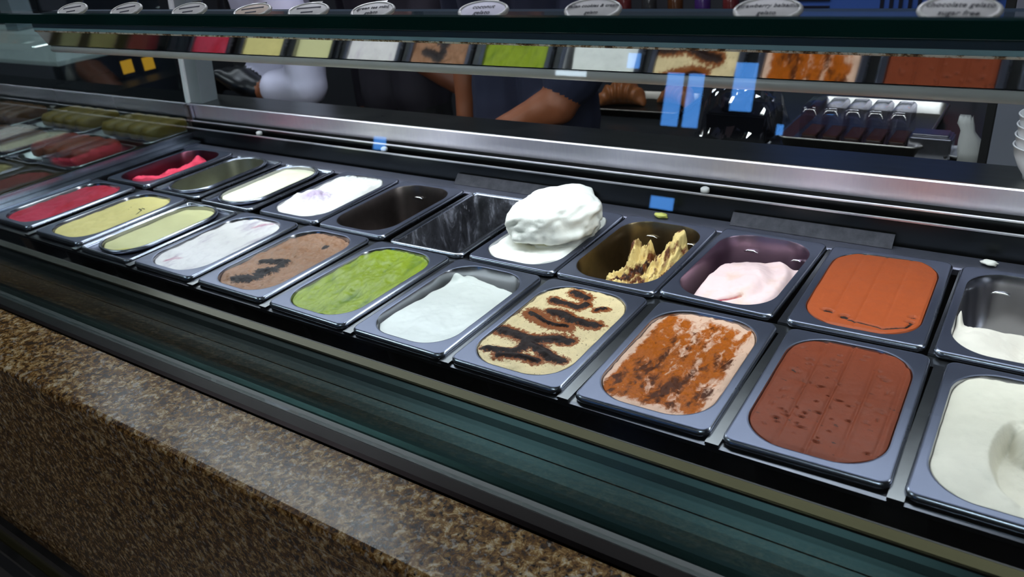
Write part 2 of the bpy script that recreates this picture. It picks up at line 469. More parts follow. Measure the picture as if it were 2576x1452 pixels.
# ------------------------------------------------------------------ pans
WP, LP = .172, .265
OA, OB, OR = .0735, .1190, .051
DEPTH = .115
def taper(d): return 1 - .14*(d/DEPTH)
INS = {}
def frosty():
    t = NT('frosted_dark_steel'); v = t.coord((1, 1, .5))
    f = t.noise(v, 22, 7, .72, .8); g = t.noise(v, 90, 4, .7)
    col = t.ramp(f, [(.40, (.022, .022, .027)), (.52, (.07, .07, .085)), (.64, (.42, .42, .50))])
    sp = t.ramp(g, [(.66, 0.0), (.72, 1.0)])
    t.set(Base_Color=t.mix(sp, col, (.4, .4, .46)), Roughness=.5, Metallic=.3)
    return t.m
FROST = frosty()
DARKIN = steel('dark_brown_steel', (.16, .135, .13), .34, (1, 1, 1), .3)  # inside steel made darker and browner than in the other pans
AMBIN = steel('brown_reflect_steel', (.26, .20, .12), .3, (1, 1, 1), .35)  # brownish reflection of the gelato put into the wall steel colour
PINKIN = steel('pink_reflect_steel', (.36, .25, .33), .32, (1, 1, 1), .1)  # pink gelato mirrored in the walls, painted into the steel colour
REDIN = steel('dull_red_steel', (.17, .055, .085), .32, (1, 1, 1), .2)  # inside steel tinted a dull red
NOTCH = steel('bright_notch_steel', (.9, .92, .97), .12)

def pan(x, y, rot, label, group='gelato pans in the two rows', inside=STEEL_IN, z=0.0, notches=True, hole=(OA, OB, OR)):
    root = empty('gelato_pan', (x, y, Z0+z), label, 'pan', group, rot)
    n = 96
    a, b, r = hole
    out = rrect(WP/2, LP/2, .012, n)
    def off(e, zz): return ring3(rrect(WP/2+e, LP/2+e, .012+max(e, -.008), n), zz)
    op = rrect(a, b, r, n)
    rings = [off(.001, -.0085), off(.0018, -.0065), off(.001, -.003), off(-.0012, -.0005), off(-.003, 0.0), off(-.0034, 0.0), ring3(rrect(a+.0036, b+.0036, r+.0036, n), 0.0), ring3(rrect(a+.0032, b+.0032, r+.0032, n), 0.0), ring3(rrect(a+.0012, b+.0012, r+.0012, n), -.0006)]
    fl = loft('flange', rings, STEEL, root)
    # the rolled outer lip takes the brighter finish
    fl.data.materials.append(LIP)
    for p in fl.data.polygons:
        if p.index < 3*n: p.material_index = 1
    rg = [ring3(rrect(a+.0012, b+.0012, r+.0012, n), -.0006), ring3(op, -.0032)]
    for d in (.02, .05, .085, .103):
        s = taper(d); rg.append(ring3([(px*s, py*s) for px, py in op], -d))
    for d, e in ((.111, .012), (DEPTH, .026)):
        s = taper(d); rg.append(ring3(rrect(a*s-e, b*s-e, max(r*s-e, .004), n), -d))
    bs = loft('basin', rg, inside, root, cap_last=True)
    if notches:
        for xx, yy, w in ((-a*.45, b*.955, .013), (a*.62, b*.90, .009)):
            bm = bmesh.new()
            tube(bm, [(xx-w, yy-.004, -.029), (xx-w*.4, yy-.002, -.0265), (xx+w*.4, yy-.0015, -.0265), (xx+w, yy-.003, -.028)], [.0006, .0017, .0017, .0006], 8)
            from_bm('stacking_notch', bm, NOTCH, bs, smooth=True)
    return root

def heightfield(name, fn, mat, x, y, rot, rings=44, n=128, mask=None, hole=(OA, OB, OR), label=None, group='gelato flavours in the case', z=0.0, skirt=.03, fit=.995):
    bd = rrect(hole[0]*fit, hole[1]*fit, hole[2]*fit, n); n = len(bd)
    V = [(0, 0, fn(0, 0))]; F = []; MK = [mask(0, 0) if mask else (0, 0, 0)]
    for i in range(1, rings+1):
        s = (i/rings)**.9
        for px, py in bd:
            X, Y = px*s, py*s
            h = max(fn(X, Y), -DEPTH-.0006)
            t = taper(max(0, -h)) if h < 0 else 1.0
            # the edge follows the wall of the pan
            V.append((X*t, Y*t, h)); MK.append(mask(X, Y) if mask else (0, 0, 0))
    for k in range(n): F.append((0, 1+k, 1+(k+1) % n))
    for i in range(rings-1):
        for k in range(n):
            a_, b_ = 1+i*n+k, 1+i*n+(k+1) % n
            F.append((a_, a_+n, b_+n, b_))
    base = 1+(rings-1)*n
    m0 = len(V)
    for k, (px, py) in enumerate(bd):
        h = V[base+k][2]; d = max(-DEPTH-.0008, min(h-.002, h-skirt) if h > -.08 else -DEPTH-.0008)
        t = taper(max(0, -d)); V.append((px*t, py*t, d)); MK.append(MK[base+k])
    for k in range(n): F.append((base+k, m0+k, m0+(k+1) % n, base+(k+1) % n))
    F.append(tuple(range(m0, m0+n))[::-1])
    o = add(name, V, F, mat, None, (x, y, Z0+z), rot, True)
    ca = o.data.color_attributes.new('masks', 'FLOAT_COLOR', 'POINT')
    for i, mk in enumerate(MK): ca.data[i].color = (max(0, min(1, mk[0])), max(0, min(1, mk[1])), max(0, min(1, mk[2])) if len(mk) > 2 else 0, 1)
    tag(o, label, 'gelato', group)
    return o

# positions of the pans (centre x, centre y, turn)
PF = {1: (-1.400, .142, .004), 2: (-1.188, .138, .004), 3: (-1.004, .134, .004), 4: (-.8103, .1336, .0053), 5: (-.6157, .1348, -.0005), 6: (-.4206, .131, -.0133), 7: (-.2293, .1296, -.0028), 8: (-.042, .1307, .0031), 9: (.151, .1328, .0198), 10: (.3395, .135, .0215), 11: (.528, .1345, .004)}
PB = {1: (-1.385, .4215, .01), 2: (-1.186, .420, .01), 3: (-.992, .4155, .012), 4: (-.7864, .4149, .0083), 5: (-.5998, .4116, .0057), 6: (-.410, .4135, .02), 7: (-.2226, .4100, .0048), 8: (-.0438, .4115, -.0048), 9: (.1359, .4185, -.0259), 10: (.3234, .416, .0185), 11: (.508, .4155, .008)}

def L3(hexs): return hexs
# ---- front row
C = PF[1]; pan(*C, 'steel pan of red sorbet in the front row at the end glass', notches=False)
M_RED = gel('red_sorbet', (.50, .045, .085), (.42, .012, .03), None, .55, .12, .6, .15, 60)
heightfield('gelato', lambda x, y: -.006 + .0022*fbm(x, y, 28, 4, 1) + .0015*fbm(x, y, 70, 3, 2), M_RED, *C, mask=lambda x, y: (.30+.4*fbm(x, y, 16, 3, 5), 0, 0), label='red berry sorbet filling a front row pan to the rim')

C = PF[2]; pan(*C, 'steel pan of grainy yellow gelato between red sorbet and pale yellow gelato', notches=False)
M_YEL = gel('yellow_gelato', (.70, .61, .25), (.02, .015, .01), None, .5, .12, .9, .1, 160)
yel_marks = [[(.012, .055), (.026, .052), (.040, .030)], [(.016, .060), (.030, .058)], [(-.02, .055)], [(-.012, .043)]]  # small dark marks drawn by the mask
heightfield('gelato', lambda x, y: -.0065 + .0016*fbm(x, y, 40, 4, 3), M_YEL, *C, rings=60, n=160, mask=lambda x, y: (.9-min(segdist(x, y, c) for c in yel_marks)*260, 0, 0), label='grainy mustard yellow gelato with small dark marks')

# pans with an oval rolled rim standing in a square frame
def framed(C, label_f, label_p, inside, gz=-.006):
    x, y, rot = C
    n = 96
    fr = empty('pan_frame', (x, y, Z0), label_f, 'pan frame', 'frames holding the oval pans', rot)
    def off(e, zz, r=.012): return ring3(rrect(WP/2+e, LP/2+e, r+max(e, -.008), n), zz)
    rings = [off(0, -.0112), off(.001, -.008), off(.0005, -.005), off(-.002, -.0035), off(-.006, -.0042), off(-.0075, -.008), off(-.009, -.0095)]
    o = loft('frame_rim', rings, LIP, fr)
    loft('frame_plate', [off(-.009, -.0095), ring3(rrect(.066, .1225, .060, n), -.0095), ring3(rrect(.066, .1225, .060, n), -.013)], STEEL, fr)
    root = empty('oval_pan', (x, y, Z0), label_p, 'pan', 'oval pans', rot)
    a, b, r = .062, .119, .056
    rg = [ring3(rrect(a+.005, b+.005, r+.005, n), -.0055), ring3(rrect(a+.0065, b+.0065, r+.0065, n), -.0025), ring3(rrect(a+.005, b+.005, r+.005, n), .0012), ring3(rrect(a+.0018, b+.0018, r+.0018, n), .0018), ring3(rrect(a, b, r, n), -.001)]
    loft('rolled_rim', rg, LIP, root)
    rg = [ring3(rrect(a, b, r, n), -.001)]
    for d in (.02, .05, .08):
        s = taper(d); rg.append(ring3([(px*s, py*s) for px, py in rrect(a, b, r, n)], -d))
    for d, e in ((.088, .008), (.092, .02)):
        s = taper(d); rg.append(ring3(rrect(a*s-e, b*s-e, max(.004, r*s-e), n), -d))
    loft('basin', rg, inside, root, cap_last=True)
OV = (.0615, .1185, .0555)
C = PF[3]; framed(C, 'square steel frame holding the front row oval pan', 'oval steel pan of pale yellow gelato in the front row', STEEL_IN)
M_PAL = gel('pale_yellow_gelato', (.66, .64, .34), (.62, .52, .04), None, .42, .06, .3, .2, 60)
heightfield('gelato', lambda x, y: -.004 - .004*sst(.7, 1.0, max(abs(x)/.0615, abs(y)/.1185)) + .001*fbm(x, y, 25, 3, 4), M_PAL, *C, hole=OV, mask=lambda x, y: (sst(.80, 1.0, -y/.1185+.25*x/.06)*.8, 0, 0), label='smooth pale yellow gelato in the front row oval pan')

C = PF[4]; pan(*C, 'steel pan of white gelato with thin pink streaks', notches=False)
M_F4 = gel('white_pink_streak_gelato', (.80, .77, .78), (.42, .06, .17), (.46, .40, .50), .55, .06, .8, .22, 90, stretch=(1, .35, 1))
s4 = [[(.002, .085), (.012, .100), (.026, .112)], [(-.03, -.096), (-.02, -.080)]]
heightfield('gelato', lambda x, y: -.004 + .0022*fbm(x, y, 30, 5, 6) + .001*fbm(x*2.2, y*.6, 60, 3, 2), M_F4, *C, rings=56, n=160, mask=lambda x, y: (.62-min(segdist(x, y, c) for c in s4)*38, .26+.42*fbm(x*2, y*.7, 22, 3, 9), 0), label='white gelato with faint pink and lilac streaks in the front row')

C = PF[5]; pan(*C, 'steel pan of light brown gelato with dark cookie crumbs', notches=False)
M_F5 = gel('milk_chocolate_gelato', (.34, .17, .095), (.018, .014, .018), None, .28, .14, 1.3, .08, 210, bumps=.9, gloss1=.65, spec=.45)
d5 = [[(-.043, -.019), (-.018, -.014), (0, -.003), (.007, -.021)], [(-.027, -.091), (-.006, -.082), (0, -.068), (-.009, -.049), (.006, -.039)], [(.021, .075), (.024, .078)]]
w5 = [.010, .013, .006]
def h5(x, y):
    d = min(segdist(x, y, c)/w for c, w in zip(d5, w5))
    return -.006 + .004*fbm(x, y, 34, 5, 11) + .0015*fbm(x, y, 110, 3, 3) + .0025*max(0, 1-d)
heightfield('gelato', h5, M_F5, *C, rings=70, n=200, mask=lambda x, y: (1.05-.55*min(segdist(x, y, c)/w for c, w in zip(d5, w5)), 0, 0), label='glossy light brown gelato topped with black cookie crumbs')

C = PF[6]; pan(*C, 'steel pan of bright green gelato', notches=False)
M_GRN = gel('green_tea_gelato', (.27, .36, .022), (.09, .17, .004), None, .34, .16, .7, .2, 70, bumps=.5, stretch=(1, .4, 1), spec=.4)
def h6(x, y):
    g = fbm(x*.9+y*.25, y*.22-x*.1, 55, 4, 21)
    pit = sum(math.exp(-((x-a_)**2+(y-b_)**2)/(2*r_*r_))*r_*.5 for a_, b_, r_ in ((-.03, .05, .005), (-.012, .062, .006), (.045, .02, .006), (-.055, -.05, .004), (.01, -.04, .004)))
    return -.0035 + .0042*g + .001*fbm(x, y, 90, 3, 4) - pit
heightfield('gelato', h6, M_GRN, *C, rings=64, n=180, mask=lambda x, y: (.18+.55*max(0, -fbm(x*.9+y*.25, y*.22-x*.1, 55, 4, 21)), 0, 0), label='bright green tea gelato smoothed into ridges')

C = PF[7]; pan(*C, 'steel pan of smooth white gelato with bare wall at its back', notches=False)
M_F7 = gel('coconut_gelato', (.80, .83, .81), None, None, .3, .05, bumps=.3, spec=.45)
def h7(x, y):
    u, v = x/OA, y/OB
    h = -.009 + .004*fbm(x, y, 18, 4, 31)
    h -= .010*sst(.35, 1.0, v + .25*u)              # lower at the back
    h -= .05*sst(.86, 1.02, v + .12*u)
    h -= .030*sst(.80, 1.02, -u + .10*v)            # and along the left wall
    h += .012*math.exp(-((x+.052)**2+(y-.082)**2)/(2*.007**2))
    h += .004*math.exp(-((x+.03)**2+(y+.06)**2)/(2*.03**2))
    return h
heightfield('gelato', h7, M_F7, *C, rings=56, n=160, label='smooth coconut white gelato sloping down in its front row pan')

C = PF[8]; pan(*C, 'steel pan of cream gelato with a zigzag of chocolate', notches=False)
M_F8 = gel('cookies_cream_gelato', (.78, .62, .36), (.24, .060, .008), (.014, .005, .005), .5, .18, 1.15, .07, 190, bumps=.6, gloss1=.55, fleck=((.05, .025, .015), 330, .64))
d8 = [[(-28, 107), (-13, 102), (2, 96)], [(-44, 72), (-24, 71), (1, 69), (8, 81)], [(30, 71), (41, 83)], [(-55, 24), (-41, 19), (-22, 13), (1, 7), (15, 10)], [(-26, 39), (-5, 39), (11, 30), (28, 30), (52, 31)], [(-66, -35), (-47, -36), (-19, -41), (0, -33), (19, -24), (38, -21)], [(-19, -41), (-11, -67), (-19, -80), (-55, -88)], [(-6, -50), (15, -58), (38, -69), (56, -71)], [(-29, -96), (-6, -87), (23, -82)]]
d8 = [[(a_/1000, b_/1000) for a_, b_ in c] for c in d8]
w8 = [.006, .0065, .003, .004, .0085, .009, .009, .0085, .0065]
b8 = [.011, .011, .008, .015, .014, .014, .011, .011, .011]
def k8(x, y, w): return min(segdist(x, y, c)/ww for c, ww in zip(d8, w))
def h8(x, y): return -.003 + .003*fbm(x, y, 30, 4, 41) + .004*max(0, 1-k8(x, y, w8)) + .001*fbm(x, y, 120, 3, 2)
heightfield('gelato', h8, M_F8, *C, rings=80, n=240, mask=lambda x, y: (.98-.45*k8(x, y, b8), .98-.50*k8(x, y, w8), 0), label='cream coloured gelato with a zigzag of dark chocolate chunks')

C = PF[9]; pan(*C, 'steel pan of gelato covered in caramel syrup', notches=False)
M_F9 = gel('caramel_gelato', (.74, .48, .36), (.40, .095, .005), (.075, .017, .003), .4, .15, 2.2, .20, 100, bumps=.6, gloss1=.45, spec=.12, stretch=(1, .6, 1))
def m9(x, y):
    u, v = x/OA, y/OB
    edge = 1-sst(.78, .97, max(abs(u), abs(v)*.98))
    st = fbm(x*1.5, y*.45, 42, 4, 51)
    c = (.82 + .55*st - .22*v - .12*u)*edge
    dk = .30 + .60*fbm(x*1.2, y*.5, 55, 4, 57) - .30*v - .10*abs(u)
    return (c, dk*edge, 0)
heightfield('gelato', lambda x, y: -.004 + .0025*fbm(x*1.2, y*.4, 45, 4, 53) + .0014*fbm(x, y, 120, 3, 54), M_F9, *C, rings=80, n=220, mask=m9, label='peach coloured gelato marbled with brown caramel syrup')

M_CH = gel('dark_chocolate_gelato', (.20, .040, .015), (.020, .006, .003), None, .5, .12, .8, .1, 150, bumps=.3, stretch=(.4, 1, 1), fleck=((.03, .008, .004), 210, .665))
M_CH2 = gel('orange_chocolate_gelato', (.31, .060, .015), (.014, .005, .003), None, .5, .10, .5, .1, 150, bumps=.3)
def groove(x, xs, w=.0016): return sum(math.exp(-((x-c)**2)/(2*w*w)) for c in xs)
pits = [(random.uniform(-.06, .06), random.uniform(-.1, .1), random.uniform(.0006, .0013), random.uniform(1.5, 3.5)) for _ in range(60)]
def pit(x, y, ps): return max([0]+[1-math.hypot((x-a_)/q_, y-b_)/(r_*2) for a_, b_, r_, q_ in ps if abs(y-b_) < .008 and abs(x-a_) < .016])
C = PF[10]; pan(*C, 'steel pan of dark chocolate gelato in the front row', notches=False)
def h10(x, y):
    h = -.0012 + .0012*fbm(x, y, 24, 4, 61) - .0016*groove(x, (-.034, -.0015, .0315, .064)) + .0012*groove(x, (-.031, .0015, .0345), .0013)
    h -= .004*max(0, pit(x, y, pits)); h -= .002*sst(.92, 1.0, max(abs(x)/OA, abs(y)/OB))
    return h
heightfield('gelato', h10, M_CH, *C, rings=80, n=240, mask=lambda x, y: (.85*pit(x, y, pits)+.35*sst(.0, .6, fbm(x, y*2.2, 55, 3, 71)-.28), 0, 0), label='dark brown sugar free chocolate gelato with straight ridges')

C = PF[11]; pan(*C, 'steel pan of scooped vanilla gelato next to dark chocolate', notches=False)
M_V = gel('vanilla_gelato', (.74, .70, .60), (.42, .23, .05), None, .5, .06, .7, .16, 80, bumps=.4)
def h11(x, y):
    h = -.004 + .003*fbm(x, y, 26, 5, 81)
    d = math.hypot((x-.020)/.046, (y+.020)/.082)
    h -= .026*(1-sst(.70, 1.0, d))
    d2 = math.hypot((x-.024)/.034, (y-.026)/.044)
    h += .030*(1-sst(.55, 1.0, d2 + .12*fbm(x, y, 40, 3, 8)))*(1-.35*d2)
    h += .0015*math.sin(x*520)*sst(.3, 1, (x+.02)/.05)*sst(.1, -.6, y/OB)
    return h
heightfield('gelato', h11, M_V, *C, rings=64, n=180, mask=lambda x, y: (.62-.5*math.hypot((x-.028)/.02, (y+.004)/.012)+.15*fbm(x, y, 60, 3, 2), 0, 0), label='vanilla gelato with a scooped hollow and caramel specks')

# ---- back row
C = PB[1]; pan(*C, 'nearly empty steel pan with red sorbet along its right wall', inside=REDIN, notches=False)
M_RED2 = gel('bright_red_sorbet', (.80, .06, .12), (.35, .01, .03), None, .45, .12, .5, .2, 60)
def hb1(x, y):
    u, v = x/OA, y/OB
    h = -.098 + .090*sst(-.75, .30, u + .05*v) + .007*fbm(x, y, 35, 4, 91)
    h += .010*math.exp(-((u-.35)**2+(v-.60)**2)/.05) - .03*sst(.55, .95, v)
    h += .016*sst(-.4, -.9, v)*sst(-.5, .2, u)
    return h
heightfield('gelato', hb1, M_RED2, *C, rings=60, n=160, mask=lambda x, y: (.2+.5*fbm(x, y, 40, 3, 7), 0, 0), label='leftover bright red sorbet scraped against its pan wall')

C = PB[2]; framed(C, 'square steel frame around the empty oval pan', 'empty oval steel pan in the back row', steel('empty_oval_steel', (.46, .46, .38), .3))

C = PB[3]; framed(C, 'square steel frame holding the back row cream oval pan', 'oval steel pan of cream white gelato in the back row', STEEL_IN)
M_CR = gel('cream_gelato', (.84, .82, .62), (.75, .68, .30), None, .42, .05, .3, .25, 50)
heightfield('gelato', lambda x, y: -.003 - .004*sst(.75, 1.0, max(abs(x)/.0615, abs(y)/.1185)) + .0012*fbm(x, y, 25, 3, 14), M_CR, *C, hole=OV, mask=lambda x, y: (sst(.8, 1.0, -y/.1185)*.7+.2*fbm(x, y, 20, 2, 3), 0, 0), label='cream white gelato in the back row oval pan')

C = PB[4]; pan(*C, 'steel pan of white gelato with a lilac ruffled front', notches=False)
M_B4 = gel('white_lilac_gelato', (.76, .74, .71), (.52, .42, .56), None, .6, .05, .7, .25, 60, bumps=.5)
def hb4(x, y):
    u, v = x/OA, y/OB
    h = .001 + .004*fbm(x, y, 28, 5, 101) - .006*sst(.8, 1.0, max(abs(u), abs(v)))
    f = math.exp(-((u+.15)**2)/.5-((v+.32)**2)/.12)
    h += f*(.010 + .012*abs(fbm(x, y, 42, 4, 103)))
    h += .005*sst(.6, .95, v)*abs(fbm(x, y, 70, 3, 5))
    return h
heightfield('gelato', hb4, M_B4, *C, rings=64, n=180, mask=lambda x, y: (.85*math.exp(-((x/OA+.15)**2)/.5-((y/OB+.32)**2)/.12)+.1*fbm(x, y, 50, 3, 2), 0, 0), label='white gelato with a ruffled lilac swirl at its front end')

C = PB[5]; pan(*C, 'empty dark steel pan with chocolate smears', inside=DARKIN)
M_SM = gel('chocolate_smear', (.34, .15, .075), None, None, .4, .2)
sm = [[(.038, -.098), (.046, -.082), (.050, -.062)], [(.052, -.075), (.055, -.045), (.050, -.02)], [(.022, -.102), (.026, -.098)]]
bmm = bmesh.new()
for poly in sm:
    d = [(.030+.02*i) for i in range(len(poly))]
    tube(bmm, [(px*taper(.04), py*taper(.04), -.045+.012*i) for i, (px, py) in enumerate(poly)], [.002]+[.0045]*(len(poly)-2)+[.0015], 8, False, .6)
o = from_bm('gelato', bmm, M_SM, None, (C[0], C[1], Z0), C[2], True)
tag(o, 'thin smears of chocolate gelato left inside an empty dark pan', 'gelato', 'gelato flavours in the case')

# plain square pan, frosted
C = PB[6]
root = empty('square_pan', (C[0], C[1], Z0-.004), 'empty square cornered steel pan with frosted dark inside', 'pan', None, C[2])
n = 96
def offp(e, zz, r): return ring3(rrect(.084+e, .138+e, r, n), zz)
loft('rolled_rim', [offp(0, -.007, .014), offp(.0015, -.004, .015), offp(.0005, 0, .014), offp(-.004, .0015, .012), offp(-.008, .0005, .010), offp(-.0095, -.003, .009)], LIP, root)
rg = [offp(-.0095, -.003, .009)]
for d in (.03, .06, .09, .105): rg.append(offp(-.0095-.012*d/.1, -d, .010))
rg.append(offp(-.028, -.112, .006))
loft('basin', rg, FROST, root, cap_last=True)

C = PB[7]; pan(*C, 'steel pan under the tall heap of white gelato', notches=False)
M_WH = gel('white_gelato', (.84, .83, .79), (.60, .55, .22), None, .55, .04, .5, .25, 50, bumps=.45)
g7 = heightfield('gelato', lambda x, y: .0005 + .004*fbm(x, y, 24, 5, 111) - .006*sst(.85, 1.0, max(abs(x)/OA, abs(y)/OB)), M_WH, *C, label='white gelato piled into a tall heap in the back row')
bm = bmesh.new(); bmesh.ops.create_icosphere(bm, subdivisions=5, radius=1)
lay = bm.verts.layers.float_color.new('masks')
for v in bm.verts:
    p = v.co.copy()
    # a rough lump: flat underside, overhanging front lip, smooth crown
    q = p + Vector((.25*mnoise.noise(p*2.3), .25*mnoise.noise(p*2.3+Vector((7, 1, 3))), .25*mnoise.noise(p*2.3+Vector((2, 5, 9)))))
    n1 = mnoise.fractal(q*1.2+Vector((3.1, 2, 7)), 1, 2, 3)*.15
    n1 += abs(mnoise.fractal(q*3.4+Vector((1, 9, 2)), 1, 2, 4))*.10*sst(.75, -.2, p.z)
    n1 += mnoise.fractal(p*11, 1, 2, 3)*.018
    r = 1 + n1
    ledge = math.exp(-((q.z+.02-.25*p.y)/.13)**2)*(.5-.5*p.y)
    cut = math.exp(-((q.z+.36)/.14)**2)*sst(.1, -.7, p.y)
    crease = math.exp(-((q.z-.40-.35*q.x)/.05)**2)*sst(.6, -.1, p.y)*.06*sst(.1, .5, abs(mnoise.noise(p*2.1)))
    r *= 1 + .12*ledge - .22*cut - crease
    v.co = Vector((p.x*.080*r, p.y*.094*r, p.z*.056*r))
    v.co.x += .018*sst(-.02, .06, v.co.z)
    mk = min(1, .9*cut*(.6+.8*mnoise.fractal(p*4, 1, 2, 3)))  # yellowish shadow in the front undercut, painted through the mask
    v[lay] = (max(0, mk), 0, 0, 1)
hp = from_bm('scoop_mound', bm, M_WH, g7, (.002, .014, .028), 0, True)

C = PB[8]; pan(*C, 'steel pan with a little yellow chocolate chip gelato left', inside=AMBIN)
M_B8 = gel('banana_chip_gelato', (.72, .54, .22), (.16, .05, .018), (.030, .012, .010), .42, .14, .9, .14, 110, bumps=.5, stretch=(1, .5, 1))
def hb8(x, y):
    u, v = x/OA, y/OB
    body = sst(-.62, -.22, u + .06*math.sin(9*v))*sst(.72, .32, v - .20*sst(.2, .6, u))
    h = -.1165 + .092*body + .006*body*fbm(x*1.8, y*.5, 45, 4, 121)
    h += .008*sst(-.4, -1, v)*body
    h += .030*math.exp(-((u+.24+.12*(v-.15))/.14)**2-((v-.14)/.24)**2)
    h += .024*math.exp(-((u-.05)/.09)**2-((v-.30)/.14)**2)
    h += .060*math.exp(-((u-.60)/.14)**2-((v-.66)/.20)**2)
    h += .030*math.exp(-((u-.62)/.20)**2-((v-.25)/.30)**2)
    h -= .010*math.exp(-((u-.20)/.12)**2-((v+.1)/.5)**2)
    h += .010*body*fbm(x*2.5, y*.8, 60, 4, 77) + .006*fbm(x, y, 150, 3, 5)*sst(-.06, -.02, h)
    return min(h, .012)
def mb8(x, y):
    u, v = x/OA, y/OB
    st = fbm(x*1.8, y*.5, 50, 4, 127)
    c = .95*math.exp(-((u-.12-.1*v)/.14)**2)*sst(.5, .0, v)
    return (.36+.6*st+.4*c, .14+.5*st+.75*c*(.5+fbm(x, y, 80, 3, 3)), 0)
heightfield('gelato', hb8, M_B8, *C, rings=80, n=220, mask=mb8, label='remains of yellow chocolate chip gelato standing in peaks')

C = PB[9]; pan(*C, 'steel pan half filled with pale pink gelato', inside=PINKIN)
M_PK = gel('pink_gelato', (.76, .56, .56), (.33, .02, .05), (.66, .44, .32), .5, .07, .5, .2, 60, bumps=.3)
s9 = [[(-.014, -.100), (.004, -.084), (.018, -.070)]]
def hb9(x, y):
    u, v = x/OA, y/OB
    h = -.018 + .006*fbm(x, y, 15, 4, 131) + .012*math.exp(-((u-.30)/.5)**2-((v+.05)/.4)**2)
    h -= .09*sst(.55, .95, v + .10*abs(u)); h -= .09*sst(.62, 1.05, -u + .10*v)
    h += .006*math.sin(8*(u*u+(v+.2)**2)+3*u)*.5
    h -= .006*max(0, 1-segdist(x, y, s9[0])/.006)
    return h
heightfield('gelato', hb9, M_PK, *C, rings=72, n=200, mask=lambda x, y: (1-segdist(x, y, s9[0])/.006, .3*fbm(x, y, 30, 3, 4)+.25, 0), label='pale pink strawberry gelato with a thin red streak')

C = PB[10]; pan(*C, 'steel pan of orange brown chocolate gelato in the back row', notches=False)
holes = [(-.019, -.092, .0036, 1.2), (-.042, -.084, .0026, 2.2), (.062, -.06, .002, 2), (.06, -.075, .002, 2)]
crack = [(-.013, -.098), (.012, -.102), (.034, -.105), (.058, -.093), (.064, -.075)]
def hb10(x, y):
    h = .0002 + .0012*fbm(x, y, 20, 4, 141) - .0010*groove(x, (-.035, -.0035, .031), .0014)
    h -= .007*max(0, pit(x, y, holes)) + .003*max(0, 1-segdist(x, y, crack)/.003)
    h -= .002*sst(.94, 1.0, max(abs(x)/OA, abs(y)/OB))
    h += .0015*sst(.0, .01, y-.02-.4*x)*math.exp(-((x-.03)/.03)**2)
    return h
heightfield('gelato', hb10, M_CH2, *C, rings=84, n=240, mask=lambda x, y: (max(.95*pit(x, y, holes)*1.3, .95-segdist(x, y, crack)*280), 0, 0), label='orange brown chocolate gelato with small dark holes and a crack')

C = PB[11]; pan(*C, 'steel pan with off-white gelato left at its front end')
M_OW = gel('off_white_gelato', (.66, .61, .54), None, None, .5, .05, bumps=.35)
def hb11(x, y):
    u, v = x/OA, y/OB
    h = -.014 + .006*fbm(x, y, 18, 4, 151) + .008*math.exp(-((u+.5)/.3)**2-((v+.5)/.3)**2)
    h -= .012*math.exp(-((u-.15)/.2)**2-((v+.6)/.4)**2)
    h -= .10*sst(-.22, .16, v - .12*math.sin(2.5*u))
    h += .05*math.exp(-((u+.95)/.06)**2-((v+.10)/.18)**2)
    return h
heightfield('gelato', hb11, M_OW, *C, rings=64, n=180, label='off-white gelato scraped back to the front of its pan')

# small spilled crumbs on the back strip
M_GC = plain('green_crumb', (.5, .5, .12), .6)
M_WC = plain('white_crumb', (.75, .73, .68), .6)
def crumb(x, y, z, s, mat, label):
    bm = bmesh.new(); bmesh.ops.create_icosphere(bm, subdivisions=3, radius=1)
    for v in bm.verts:
        r = 1+.35*mnoise.fractal(v.co*2+Vector((x*50, 1, 2)), 1, 2, 3)
        v.co = Vector((v.co.x*s*1.8*r, v.co.y*s*r, v.co.z*s*.7*r))
    o = from_bm('gelato_crumb', bm, mat, None, (x, y, Z0+z), 0, True); tag(o, label, 'crumb')
crumb(-.076, .566, -.002, .007, M_GC, 'yellow green crumb of gelato on the back strip')
crumb(.452, .572, -.002, .006, M_WC, 'white crumb of gelato on the back strip near the rail')

# ------------------------------------------------------------------ flavour tags on the top shelf
CARD = plain('tag_card', (.52, .51, .49), .45, 0, .15, 60)
CARDV = plain('tag_card_bright', (.66, .64, .74), .45, 0, .12, 80)
CARDP = plain('tag_card_tan', (.48, .38, .30), .45, 0, .15, 60)
TRIMT = plain('clear_tag_rim', (.70, .70, .66), .06, 0, .1, 30, .9)
INK = plain('dark_ink', (.03, .03, .045), .7)
CLIPM = steel('tag_clip_steel', (.6, .6, .55), .25)
def textmesh(name, body, size, parent, loc, mat, squash=1.0):
    cu = bpy.data.curves.new(name, 'FONT'); cu.body = body; cu.size = size; cu.align_x = 'CENTER'; cu.align_y = 'CENTER'
    cu.shear = .25; cu.extrude = .00012; cu.resolution_u = 3
    o = bpy.data.objects.new('tmp', cu); COL.objects.link(o)
    dg = bpy.context.evaluated_depsgraph_get(); dg.update()
    me = bpy.data.meshes.new_from_object(o.evaluated_get(dg))
    bpy.data.objects.remove(o); bpy.data.curves.remove(cu)
    for v in me.vertices: v.co.y *= squash
    me.materials.clear(); me.materials.append(mat); me.name = name
    r = bpy.data.objects.new(name, me); COL.objects.link(r); r.parent = parent; r.location = loc
    return r
